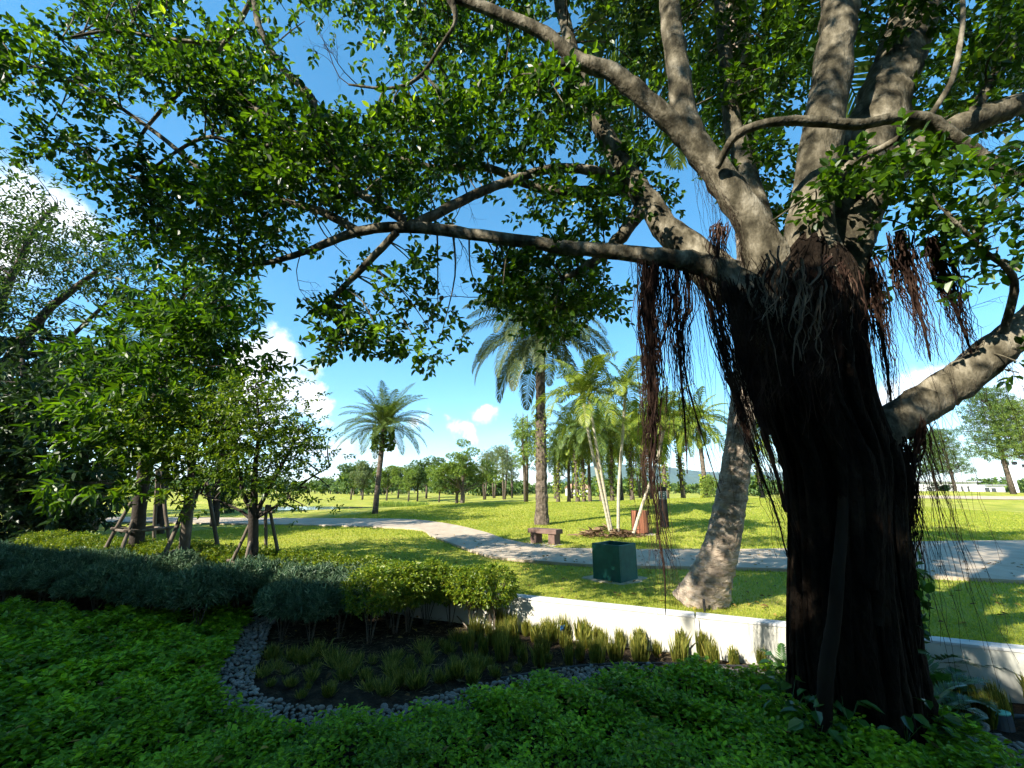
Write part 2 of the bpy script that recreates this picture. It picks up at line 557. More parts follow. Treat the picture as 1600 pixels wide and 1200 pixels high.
M['hotel'] = surf('hotel_render', [(.74, .71, .65), (.82, .79, .74)], scale=1, rough=.9, bump=0)  # unseen facade, made pale to bounce light into the garden
M['terracotta'] = plain('terracotta_roof', (.42, .25, .16), .9)
M['reed'] = leafmat('reed', (.12, .20, .03), (.26, .32, .06), .3, (1.5, 1.5, .6), .6, .2)
M['hill'] = surf('hill_forest', [(.025, .055, .03), (.06, .10, .05)], scale=.02, rough=1, bump=0)


def water_mat():
    m, nt, bs, out = new_mat('pond_water')
    bs.inputs['Base Color'].default_value = (.03, .05, .06, 1)
    bs.inputs['Roughness'].default_value = .06
    N, L = nt.nodes, nt.links
    nz = N.new('ShaderNodeTexNoise'); nz.inputs['Scale'].default_value = 3
    bp = N.new('ShaderNodeBump'); bp.inputs['Strength'].default_value = .08
    L.new(nz.outputs['Fac'], bp.inputs['Height']); L.new(bp.outputs[0], bs.inputs['Normal'])
    return m


M['water'] = water_mat()

# ------------------------------------------------------------------ terrain
W0 = np.array([-0.1, 6.1])                   # a point on the retaining wall line
WD = norm(np.array([.92, -.39]))             # along the wall, to the right
WN = np.array([-WD[1], WD[0]])               # away from the camera
LAWN_Z = .36


def st(x, y):
    dx, dy = x - W0[0], y - W0[1]
    return dx * WD[0] + dy * WD[1], dx * WN[0] + dy * WN[1]


def xy(s, t):
    return W0[0] + s * WD[0] + t * WN[0], W0[1] + s * WD[1] + t * WN[1]


def lawn_z(x, y):
    x = np.asarray(x, float); y = np.asarray(y, float)
    d = np.hypot(x, y)
    far = np.clip((y - 12) / 14, 0, 1) * np.clip((400 - d) / 200, 0, 1)
    z = LAWN_Z + far * (.24 * np.sin(x / 6.5 + .6) * np.sin(y / 7.5) + .14 * np.sin(x / 13 + y / 11))
    z = z + 1.0 * np.exp(-(((x - 14) / 14) ** 2 + ((y - 33) / 11) ** 2))
    z = z + 1.25 * np.exp(-(((x - 62) / 26) ** 2 + ((y - 54) / 12) ** 2))
    z = z + .35 * np.exp(-(((x + 2) / 7) ** 2 + ((y - 30) / 6) ** 2))
    kp = np.clip(1.8 * np.exp(-(((x + 16.3) / 11) ** 2 + ((y - 37) / 7) ** 2)), 0, 1)
    z = z * (1 - kp) + .22 * kp
    return z


def ground_z(x, y):
    s, t = st(np.asarray(x, float), np.asarray(y, float))
    return np.where(t > 0, lawn_z(x, y), 0.0 + .0 * s)


def G(px, py, z=0.0):                        # ray meets a level plane
    d = ray(px, py)
    t = (CAM_H - z) / -d[2]
    return np.array([d[0] * t, d[1] * t, z])


def GT(px, py, wmax=400):                    # ray meets the terrain
    d = ray(px, py)
    w = 2.0
    while w < wmax:
        p = np.array([0, 0, CAM_H]) + d * w
        if p[2] <= float(ground_z(p[0], p[1])):
            return np.array([p[0], p[1], float(ground_z(p[0], p[1]))])
        w *= 1.004
    p = np.array([0, 0, CAM_H]) + d * wmax
    return np.array([p[0], p[1], float(ground_z(p[0], p[1]))])


def at_depth(px, w):                         # ground point seen in column px at camera depth about w
    x = (px - 800) / F * w
    y = w * 1.0
    for _ in range(5):
        z = float(ground_z(x, y))
        y = (w - (z - CAM_H) * math.sin(PITCH)) / math.cos(PITCH)
    return np.array([x, y, float(ground_z(x, y))])


def grid_sheet(name, S, T, zf, mat):
    SS, TT = np.meshgrid(S, T)
    X, Y = xy(SS, TT)
    Z = zf(X, Y, SS, TT)
    V = np.stack([X, Y, Z], -1).reshape(-1, 3)
    ns, ntt = len(S), len(T)
    i = np.arange(ntt - 1)[:, None] * ns + np.arange(ns - 1)[None]
    Q = np.stack([i, i + 1, i + ns + 1, i + ns], -1).reshape(-1, 4)
    b = Buf(); b.add(V, Q)
    return tag(obj(name, b, mat, smooth=True), kind='structure')


Sn = np.concatenate([-np.geomspace(3000, 14, 40), np.linspace(-13.5, 60, 220), np.geomspace(62, 3000, 35)])
Tn = np.concatenate([np.linspace(.06, 30, 120), np.geomspace(30.5, 90, 90), np.geomspace(92, 6000, 40)])
lawn = grid_sheet('lawn', Sn, Tn, lambda X, Y, S, T: lawn_z(X, Y), M['lawn'])
Sg = np.concatenate([-np.geomspace(3000, 14, 20), np.linspace(-13.5, 12, 160), np.geomspace(12.5, 3000, 20)])
Tg = np.concatenate([-np.geomspace(3000, 8, 20), np.linspace(-7.9, .08, 60)])


def soil_h(X, Y, S, T):
    return .02 * np.sin(X * 5.1 + Y * 2) * np.sin(Y * 6.3) - .01


soil = grid_sheet('garden_soil', Sg, Tg, soil_h, M['soil'])

# the path: two traced edges laid on the lawn, a slab with a visible edge
lower = [(1700, 918), (1600, 913), (1430, 904), (1230, 894), (1060, 890), (992, 889), (930, 887), (867, 883), (780, 875), (740, 865), (700, 850), (672, 840), (655, 832), (585, 827), (460, 822), (300, 818), (150, 816), (20, 815)]
upper = [(1700, 848), (1600, 849), (1430, 851), (1230, 861), (1060, 862), (990, 862), (930, 861), (870, 860), (835, 855), (810, 850), (782, 844), (760, 837), (710, 826), (660, 819), (610, 816), (460, 813), (300, 811), (20, 809)]


def path_slab():
    lo = smooth_path([G(a, b, LAWN_Z)[:2] for a, b in lower], 6)
    hi = smooth_path([G(a, b, LAWN_Z)[:2] for a, b in upper], 6)
    n = min(len(lo), len(hi))
    def resample(p, n):
        d = np.concatenate([[0], np.cumsum(np.linalg.norm(np.diff(p, axis=0), axis=1))])
        t = np.linspace(0, d[-1], n)
        return np.stack([np.interp(t, d, p[:, 0]), np.interp(t, d, p[:, 1])], 1)
    lo = resample(lo, 160); hi = resample(hi, 160)
    b = Buf()
    k = 7
    rows = []
    for f in np.linspace(0, 1, k):
        p = lo * (1 - f) + hi * f
        rows.append(np.column_stack([p, lawn_z(p[:, 0], p[:, 1]) + .055]))
    low = np.column_stack([lo, lawn_z(lo[:, 0], lo[:, 1]) - .15])
    high = np.column_stack([hi, lawn_z(hi[:, 0], hi[:, 1]) - .15])
    R = [low] + rows + [high]
    V = np.vstack(R)
    n = 160
    i = np.arange(len(R) - 1)[:, None] * n + np.arange(n - 1)[None]
    Q = np.stack([i, i + n, i + n + 1, i + 1], -1).reshape(-1, 4)
    b.add(V, Q)
    return tag(obj('path', b, M['path']), kind='structure'), lo, hi


path, PLO, PHI = path_slab()


def ribbon(name, px_lo, px_hi, mat, dz=.03):
    b = Buf()
    lo = np.array([GT(a, c) for a, c in px_lo]); hi = np.array([GT(a, c) for a, c in px_hi])
    lo = smooth_path(lo, 5); hi = smooth_path(hi, 5)
    n = len(lo)
    rows = []
    for f in np.linspace(0, 1, 5):
        p = lo * (1 - f) + hi * f
        p[:, 2] = lawn_z(p[:, 0], p[:, 1]) + dz
        rows.append(p)
    V = np.vstack(rows)
    i = np.arange(4)[:, None] * n + np.arange(n - 1)[None]
    b.add(V, np.stack([i, i + n, i + n + 1, i + 1], -1).reshape(-1, 4))
    return tag(obj(name, b, mat), kind='structure')


ribbon('far_path', [(1400, 779), (1480, 780), (1560, 781), (1680, 782)], [(1400, 774.5), (1480, 775.5), (1560, 776), (1680, 777)], M['path'], .05)


def pond():
    c = np.array([at_depth(505, 36)[0], at_depth(505, 36)[1]])
    b = Buf()
    ang = np.linspace(0, 2 * np.pi, 48, endpoint=False)
    r = 1 + .15 * np.sin(3 * ang + 1) + .08 * np.sin(5 * ang)
    z = float(lawn_z(c[0], c[1])) + .04
    rings = [np.column_stack([c[0] + 7.5 * f * r * np.cos(ang), c[1] + 3.6 * f * r * np.sin(ang), np.full(48, z)]) for f in (1, .66, .33, .02)]
    i = np.arange(3)[:, None] * 48 + np.arange(48)[None]
    j = np.arange(3)[:, None] * 48 + ((np.arange(48) + 1) % 48)[None]
    b.add(np.vstack(rings), np.stack([i, j, j + 48, i + 48], -1).reshape(-1, 4))
    tag(obj('pond_water', b, M['water']), kind='structure')
    # reeds on the far bank
    rb = Buf()
    n = 900
    a = RNG.uniform(.05 * np.pi, .36 * np.pi, n)
    rr = RNG.uniform(.98, 1.22, n)
    x = c[0] + 7.5 * rr * np.cos(a) * 1.0; y = c[1] + 3.6 * rr * np.sin(a)
    B = np.column_stack([x, y, lawn_z(x, y)])
    D = norm(np.column_stack([RNG.normal(0, .15, n), RNG.normal(0, .15, n), np.ones(n)]))
    leaves(rb, B, D, rand_dirs(n), RNG.uniform(.3, .65, n), .05, fold=.05, curl=.1)
    tag(obj('reeds', rb, M['reed']), 'bright green reeds along the far bank of the pond', 'reeds', kind='stuff')


pond()


def hills():
    for nm, x0, x1, d, h, seed in (('hill_ridge', 350, 3400, 4200, 250, 3), ('hill_ridge', -5200, -900, 5200, 120, 5), ('hill_ridge', 3300, 8500, 5200, 120, 9)):
        n = 80
        xs = np.linspace(x0, x1, n)
        r = np.random.default_rng(seed)
        prof = np.zeros(n)
        for k in range(1, 14):
            prof += r.normal(0, 1) / k * np.sin(np.linspace(0, np.pi * k, n) + r.uniform(0, 6))
        prof = (prof - prof.min()) / (prof.max() - prof.min())
        edge = np.minimum(np.linspace(0, 1, n), np.linspace(1, 0, n))
        hh = h * (.55 + .45 * prof) * np.clip(edge * 7, 0, 1) ** .7
        b = Buf()
        rows = []
        for f, y in ((0, -900), (.55, -350), (1, 0), (.5, 500), (0, 1200)):
            rr = 1 + .12 * r.normal(size=n) if 0 < f < 1 else 1
            rows.append(np.column_stack([xs, d + y + 60 * np.sin(xs / 300), hh * f * rr]))
        V = np.vstack(rows)
        i = np.arange(4)[:, None] * n + np.arange(n - 1)[None]
        b.add(V, np.stack([i, i + 1, i + n + 1, i + n], -1).reshape(-1, 4))
        tag(obj(nm, b, M['hill'], smooth=True), kind='structure')


hills()

# ------------------------------------------------------------------ retaining wall, panels side by side
def retaining_wall():
    root = thing('retaining_wall', 'low off-white rendered retaining wall between garden bed and lawn', 'wall', (*xy(0, 0), 0))
    ang = math.atan2(WD[1], WD[0])
    cuts = [-14.5, -10.6, -6.6, -2.9, G(808, 955)[0] * 0 + .12, 2.35, 5.1, 9.5]
    for a, c in zip(cuts[:-1], cuts[1:]):
        b = Buf()
        x0, y0 = xy(a + .012, 0)
        Mx = rotz(ang, (x0, y0, 0))
        L = c - a - .024
        box(b, (0, -.07, -.2), (L, .07, .375), Mx)
        o = obj('wall_panel', b, M['wallpaint'], root)
        bevel(o, .006)
        b = Buf()
        box(b, (-.004, -.078, .3755), (L + .004, .085, .402), Mx)
        bevel(obj('coping', b, M['wallcap'], root), .005)
    # shallow pilasters at two of the joints
    for s in (.115, 2.36):
        b = Buf()
        x0, y0 = xy(s, -.085)
        box(b, (-.02, -.004, -.1), (.02, .02, .372), rotz(ang, (x0, y0, 0)))
        obj('joint_strip', b, M['wallcap'], root)


retaining_wall()

# ------------------------------------------------------------------ hotel behind the camera, whose shade covers the garden
def hotel():
    x, y = xy(0, -.5 - 13.8 / math.tan(SUN_EL) * float(np.dot(-norm(SUNV[:2]), WN)))
    ang = math.atan2(WD[1], WD[0])
    root = thing('hotel_building', 'pale rendered hotel block standing behind the garden', 'building', (x, y, 0))
    b = Buf()
    H = 13.55
    box(b, (-34, -12, -.2), (26, 0, H), rotz(ang, (x, y, 0)))
    obj('wall', b, M['hotel'], root)
    b = Buf(); box(b, (-34.2, -12.2, H + .003), (26.2, .12, H + .25), rotz(ang, (x, y, 0)))
    obj('roof', b, M['roofgrey'], root)


hotel()

# ------------------------------------------------------------------ banyan
def pxpath(keys, step=5, wob=.0):
    """keys: px, py, depth, half width in px -> points and radii"""
    K = smooth_path(keys, step)
    pts = np.array([P(a, b, w) for a, b, w, h in K])
    rad = np.array([h * w / F for a, b, w, h in K])
    if wob:
        pts = pts + RNG.normal(0, 1, pts.shape) * rad[:, None] * wob
    return pts, rad


BANYAN_BASE = G(1335, 1135)
banyan = thing('banyan_tree', 'huge banyan tree with dark root-wrapped trunk and hanging aerial roots', 'tree', BANYAN_BASE)
TW = 3.25


def banyan_trunk():
    edges = [(1175, 1234, 1444), (1135, 1240, 1432), (1060, 1238, 1422), (1000, 1236, 1414), (900, 1236, 1402), (800, 1233, 1392), (720, 1224, 1388), (650, 1200, 1360), (560, 1174, 1342), (500, 1162, 1338), (460, 1164, 1334), (430, 1186, 1326), (402, 1216, 1312), (376, 1244, 1294), (352, 1262, 1280)]
    E = smooth_path(edges, 6)
    sides = 44
    ang = np.linspace(0, 2 * np.pi, sides, endpoint=False)
    b = Buf()
    rows = []
    for i, (py, l, r) in enumerate(E):
        c = P((l + r) / 2, py, TW)
        R = (r - l) / 2 * TW / F
        t = i / len(E)
        fl = .07 * np.sin(7 * ang + 1.2 + 1.5 * t) + .05 * np.sin(13 * ang + 4 * t) + .04 * np.sin(19 * ang - 3 * t + 2)
        fl = fl + .12 * max(0, 1 - t * 6) * np.sin(5 * ang + .7)
        rr = R * (.87 + fl + RNG.normal(0, .008, sides))
        rows.append(np.column_stack([c[0] + rr * np.cos(ang), c[1] + .9 * rr * np.sin(ang), np.full(sides, c[2])]))
    V = np.vstack(rows)
    n = len(E)
    i = np.arange(n - 1)[:, None] * sides + np.arange(sides)[None]
    j = np.arange(n - 1)[:, None] * sides + ((np.arange(sides) + 1) % sides)[None]
    b.add(V, np.stack([i, j, j + sides, i + sides], -1).reshape(-1, 4))
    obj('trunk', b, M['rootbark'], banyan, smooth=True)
    # descending roots fused to the trunk, each one a part
    for k in range(84):
        a = RNG.uniform(-np.pi, 0.15) if k > 6 else RNG.uniform(0, 2 * np.pi)   # mostly on the visible side
        a0 = a
        i0 = RNG.integers(int(n * .45), n - 3)
        i1 = 0 if RNG.random() < .7 else RNG.integers(0, int(n * .3))
        pts = []
        drift = RNG.normal(0, .42)
        ph = RNG.uniform(0, 6)
        for q in np.linspace(0, 1, 16):
            f = i0 + (i1 - i0) * q
            ii = int(np.clip(f, 0, n - 1))
            aa = a0 + drift * q + .12 * math.sin(5 * q + ph)
            py, l, r = E[ii]
            c = P((l + r) / 2, py, TW)
            R = (r - l) / 2 * TW / F * (.905 + .035 * math.sin(9 * q + ph))
            pts.append([c[0] + R * math.cos(aa), c[1] + .9 * R * math.sin(aa), c[2]])
        r0 = RNG.choice([.006, .010, .016, .026, .040, .055], p=[.2, .25, .22, .17, .11, .05])
        rb = Buf()
        tube(rb, smooth_path(pts, 2), np.linspace(r0 * .7, r0 * 1.35, 31), 7, noise=.08)
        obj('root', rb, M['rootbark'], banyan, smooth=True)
    # the one smooth pale root in front
    pts, rad = pxpath([(1300, 520, 3.0, 2), (1312, 640, 2.98, 4), (1318, 740, 2.97, 6), (1315, 830, 2.95, 8), (1309, 900, 2.92, 9), (1302, 980, 2.90, 10), (1292, 1040, 2.88, 11), (1288, 1110, 2.87, 11), (1286, 1180, 2.88, 12)], 5)
    rb = Buf(); tube(rb, pts, rad, 10, noise=.03)
    obj('pale_root', rb, M['paleroot'], banyan, smooth=True)
    return E


TRUNK_E = banyan_trunk()

LIMBS = {
    'A': [(1285, 470, 3.25, 45.0), (1268, 360, 3.3, 32.3), (1280, 240, 3.45, 28.0), (1302, 100, 3.65, 26.2), (1312, 0, 3.8, 24.4), (1318, -120, 4, 21.0), (1330, -300, 4.3, 12.2)],
    'B': [(1300, 450, 3.4, 43.2), (1325, 330, 3.6, 36.8), (1362, 220, 3.8, 36.8), (1392, 130, 4, 33.2), (1425, 30, 4.2, 31.5), (1445, -60, 4.4, 24.4), (1480, -250, 4.7, 14.0)],
    'C': [(1225, 480, 3.25, 41.4), (1180, 360, 3.35, 26.1), (1120, 270, 3.5, 22.1), (1080, 212, 3.6, 20.6), (1062, 130, 3.75, 17.5), (1050, 40, 3.9, 15.8), (1045, -60, 4.1, 13.5), (1040, -200, 4.4, 7.9)],
    'C2': [(1085, 225, 3.6, 18.0), (1020, 165, 3.7, 14.7), (960, 115, 3.8, 13.2), (900, 92, 3.9, 11.0), (850, 52, 4, 9.6), (780, 22, 4.1, 8.8), (700, -10, 4.2, 7.4), (600, -60, 4.4, 5.2)],
    'C3': [(915, 98, 3.9, 10), (875, 104, 3.87, 11), (842, 116, 3.84, 12)],
    'D': [(1225, 520, 3.15, 45.0), (1150, 440, 3.2, 23.2), (1090, 412, 3.3, 17.4), (1000, 398, 3.4, 13.0), (900, 388, 3.55, 10.9), (780, 372, 3.7, 9.4), (640, 355, 3.9, 8.7), (560, 362, 4.0, 7.3), (480, 392, 4.1, 5.1), (420, 410, 4.2, 4.0), (355, 415, 4.3, 2.5)],
    'D2': [(650, 356, 3.9, 8.1), (600, 325, 4, 7.2), (560, 300, 4.1, 6.8), (520, 262, 4.2, 6.0), (470, 215, 4.4, 5.1), (400, 170, 4.6, 3.4)],
    'D3': [(645, 352, 3.9, 8), (690, 330, 3.95, 8), (740, 305, 4.05, 7.5), (790, 285, 4.15, 7), (860, 264, 4.3, 7), (930, 268, 4.4, 8), (990, 296, 4.45, 9)],
    'D4': [(620, 362, 3.92, 6), (570, 415, 4, 5.5), (530, 455, 4.05, 4), (500, 490, 4.1, 2.5)],
    'D5': [(560, 362, 4.0, 7), (500, 330, 4.2, 6), (420, 310, 4.4, 5), (330, 290, 4.6, 4), (240, 285, 4.8, 2.5), (150, 255, 5, 1.5)],
    'E': [(1150, 450, 3.7, 36.0), (1060, 375, 4.05, 23.7), (1005, 305, 4.3, 17.4), (960, 235, 4.5, 14.2), (925, 170, 4.7, 11.9), (900, 100, 4.9, 10.2), (875, 0, 5.2, 9.5), (860, -100, 5.5, 6.3)],
    'E2': [(1010, 310, 4.3, 12), (970, 370, 4.2, 10), (920, 415, 4.15, 7), (880, 435, 4.2, 4)],
    'F': [(1300, 740, 3.25, 34), (1355, 695, 3.22, 31), (1400, 660, 3.2, 28), (1450, 627, 3.18, 27), (1500, 592, 3.15, 26), (1560, 545, 3.1, 25), (1640, 480, 3.05, 24), (1760, 380, 3, 20), (1900, 250, 2.9, 12)],
    'G': [(1300, 420, 3.45, 37.8), (1370, 290, 3.5, 25.5), (1440, 230, 3.5, 21.2), (1510, 195, 3.5, 18.7), (1600, 160, 3.5, 16.1), (1720, 110, 3.6, 11.9), (1850, 40, 3.7, 6.8)],
    'H': [(1120, 262, 3.35, 5), (1150, 212, 3.2, 7), (1200, 192, 3.12, 7), (1260, 189, 3.08, 8), (1340, 195, 3.05, 8), (1400, 184, 3.05, 9), (1450, 190, 3.05, 11), (1500, 222, 3.03, 10), (1560, 262, 3, 9), (1640, 300, 3, 7)],
    'J': [(1200, 400, 3.7, 21.6), (1168, 280, 4.1, 16.1), (1142, 180, 4.4, 11.9), (1135, 100, 4.6, 10.2), (1124, 0, 4.8, 7.6), (1120, -80, 5, 6.0)],
    'K': [(470, 215, 4.4, 6), (490, 160, 4.5, 6), (440, 105, 4.7, 5.5), (408, 50, 4.8, 5), (398, 0, 4.9, 5), (395, -80, 5, 4)],
    'L': [(420, -60, 4.9, 4), (385, 15, 4.9, 3.6), (345, 75, 5, 3.4), (290, 135, 5, 3), (250, 175, 5, 2.6), (222, 210, 5, 2.2), (212, 245, 5, 1.5)],
    'N': [(1448, 188, 3.05, 4.5), (1485, 130, 3.1, 4), (1500, 70, 3.15, 3.6), (1505, 20, 3.2, 3), (1500, -40, 3.3, 3)],
    'O': [(1440, 190, 3.05, 5), (1390, 225, 3.2, 5), (1330, 255, 3.3, 6), (1290, 300, 3.35, 8)],
    'Q': [(700, -10, 4.2, 8), (712, 30, 4.15, 3.4), (690, 70, 4.2, 3), (655, 120, 4.25, 2.8), (610, 138, 4.3, 2.4), (545, 132, 4.4, 1.6)],
    'R': [(990, 296, 4.45, 10), (900, 300, 4.5, 9), (830, 290, 4.6, 7), (760, 262, 4.7, 6), (680, 262, 4.8, 5), (600, 240, 4.9, 3)],
    'S': [(1385, 130, 4.0, 10), (1345, 170, 3.9, 9), (1322, 215, 3.8, 8), (1300, 270, 3.6, 8)],
    'V': [(340, 292, 4.6, 4), (262, 222, 4.8, 3.4), (175, 160, 5, 2.8), (95, 118, 5.1, 2), (25, 95, 5.2, 1.2)],
    'W': [(350, 68, 5, 3.4), (265, 62, 5, 2.8), (175, 48, 5.1, 2.2), (95, 62, 5.2, 1.4)],
    'X': [(470, 215, 4.4, 4), (400, 230, 4.6, 3.4), (320, 215, 4.7, 2.8), (240, 262, 4.8, 2)],
    'T': [(1560, 545, 3.1, 6), (1585, 440, 2.9, 5), (1535, 390, 2.8, 4), (1490, 345, 2.75, 3)],
    'U': [(1510, 195, 3.5, 9), (1560, 110, 3.6, 7), (1600, 60, 3.7, 5)],
}
LIMB_PTS = []
for key, ks in LIMBS.items():
    pts, rad = pxpath(ks, 6, wob=.05)
    LIMB_PTS.append(pts)
    b = Buf()
    big = max(k[3] for k in ks) > 16
    tube(b, pts, rad, 14 if big else 8, noise=.05 if big else .03)
    obj('limb', b, M['bark'], banyan, smooth=True)
LIMB_ALL = np.vstack(LIMB_PTS)

# leaf masses: centre (px), half size (px), depth, depth spread, leafy twigs per 1000 px2
BL = [
    (25, 120, 40, 40, 5.2, .6, 1), (90, 90, 70, 55, 5.2, .7, 1.1), (150, 40, 60, 50, 5.2, .7, 1), (230, 30, 80, 50, 5.2, .8, 1.2), (150, 130, 70, 40, 5, .6, 1.2), (230, 90, 80, 48, 5, .8, 1.4),
    (310, 70, 80, 60, 5, .8, 1.3), (320, 150, 80, 55, 4.9, .7, 1.4), (100, 168, 30, 12, 5, .3, .5), (385, 70, 35, 55, 4.9, .8, .8), (395, 150, 60, 50, 4.8, .7, 1.4), (450, 20, 40, 22, 5.4, .8, .7),
    (120, 235, 60, 24, 4.9, .4, 1.3), (65, 222, 34, 20, 4.9, .3, 1.1), (190, 265, 80, 32, 4.8, .5, 1.4), (265, 295, 70, 40, 4.7, .6, 1.4), 
    (365, 235, 65, 50, 4.7, .7, 1.4), (420, 230, 90, 70, 4.6, .8, 1.5), (500, 250, 90, 80, 4.5, .8, 1.5), (570, 200, 80, 48, 4.5, .8, 1.5), (620, 250, 70, 80, 4.4, .8, 1.3), (560, 290, 70, 40, 4.4, .6, 1.2),
    (370, 320, 110, 45, 4.5, .7, 1.5), (290, 360, 90, 40, 4.5, .6, 1.5), (420, 370, 80, 30, 4.4, .5, 1.1), (230, 345, 50, 30, 4.6, .5, 1.1), (340, 400, 70, 30, 4.4, .4, 1.3),
    (700, 190, 80, 50, 4.5, .8, 1.3), (760, 160, 80, 40, 4.4, .7, 1.4), (835, 155, 70, 45, 4.3, .7, 1.3), (780, 225, 90, 45, 4.4, .7, 1.3), (860, 215, 60, 45, 4.4, .7, 1.2),
    (545, 12, 60, 24, 5.6, .9, 1.0), (640, 60, 28, 55, 5.4, .9, 1.0), (690, 50, 50, 60, 5.4, .9, 1.2), (760, 70, 70, 60, 5.2, .9, 1.3), (830, 60, 60, 60, 5.2, .9, 1.0), 
    (650, 15, 80, 30, 5.6, .8, 1.1), (960, 30, 40, 40, 5.4, .9, .8), (1000, 95, 40, 50, 5.4, .9, .9), (985, 175, 45, 55, 5.2, .8, .9), (1020, 30, 40, 40, 5.2, .9, .9), (1080, 40, 35, 40, 5.4, .8, .9), (1090, 150, 50, 60, 5.2, .9, 1.1),
    (1170, 80, 70, 80, 5, .9, 1.4), (1220, 40, 50, 60, 4.8, .9, 1.3), (1180, 170, 60, 50, 5, .9, 1.3), (1140, 240, 60, 50, 5, .8, 1.1), (1215, 260, 40, 60, 4.8, .8, 1.1), (1180, 330, 50, 40, 4.8, .7, .9),
    (1020, 240, 50, 50, 5.2, .8, .9), (940, 255, 50, 40, 5, .7, .9), (1040, 320, 50, 40, 5, .7, .8), (890, 310, 55, 35, 4.3, .6, 1.0), (940, 335, 50, 30, 4.2, .5, 1.2), (850, 350, 50, 30, 4.2, .5, .9),
    (870, 390, 80, 26, 4.2, .5, 1.2), (800, 420, 60, 30, 4.3, .5, 1.2), (850, 445, 90, 45, 4.3, .6, 1.5), (900, 470, 60, 45, 4.4, .6, 1.3), (840, 510, 50, 40, 4.3, .5, 1.3), (770, 460, 30, 25, 4.3, .3, .8), (950, 480, 30, 50, 5, .5, .5), (850, 550, 20, 20, 4.3, .3, .7),
    (630, 425, 35, 35, 4.3, .5, .9), (650, 480, 40, 35, 4.2, .4, 1.0), (555, 500, 60, 35, 4.1, .4, 1.5), (500, 480, 35, 28, 4.1, .3, 1.1), (560, 540, 40, 28, 4.1, .3, 1.3), (640, 530, 45, 35, 4.2, .4, 1.0), (600, 470, 30, 20, 4.2, .3, .7), (540, 400, 50, 20, 4.5, .4, .4), (680, 500, 25, 25, 4.2, .3, .6),
    (720, 290, 30, 20, 4.3, .3, .5), (660, 300, 30, 50, 4.4, .4, .7), (690, 260, 40, 30, 4.4, .5, 1),
    (1370, 30, 40, 50, 4.4, .8, 1.0), (1480, 40, 70, 60, 4.2, .8, 1.2), (1560, 50, 60, 60, 4, .8, 1.3), (1440, 130, 50, 50, 4.4, .7, 1.1), (1520, 130, 60, 50, 4.2, .8, 1.1), (1590, 130, 40, 50, 4, .6, 1.1), (1470, 180, 50, 25, 4.2, .5, .9), (1350, 70, 18, 30, 4.4, .5, .6),
    (1340, 280, 60, 35, 3, .25, .62), (1400, 270, 60, 40, 3, .3, .62), (1450, 310, 55, 45, 3, .3, .62), (1500, 340, 45, 35, 2.9, .3, .62), (1420, 355, 60, 30, 3.2, .3, .62), (1575, 320, 35, 40, 2.7, .2, .62), (1545, 375, 40, 25, 2.9, .3, 1.0), (1270, 310, 35, 25, 3, .2, .8), (1600, 410, 20, 30, 2.7, .2, .8), (1350, 400, 50, 30, 4, .4, .8), (1340, 470, 20, 60, 3.6, .3, .5), (1590, 560, 14, 30, 2.9, .2, .7),
    (150, -60, 200, 50, 5.2, 1, .8), (500, -60, 200, 50, 5.2, 1, .8), (850, -60, 200, 50, 5.2, 1, .8), (1200, -60, 200, 50, 5, 1, .8), (1550, -60, 200, 50, 4.4, 1, .8), (-90, 60, 80, 120, 5.2, .8, .8), (1690, 100, 90, 200, 3.8, .6, .7),
]


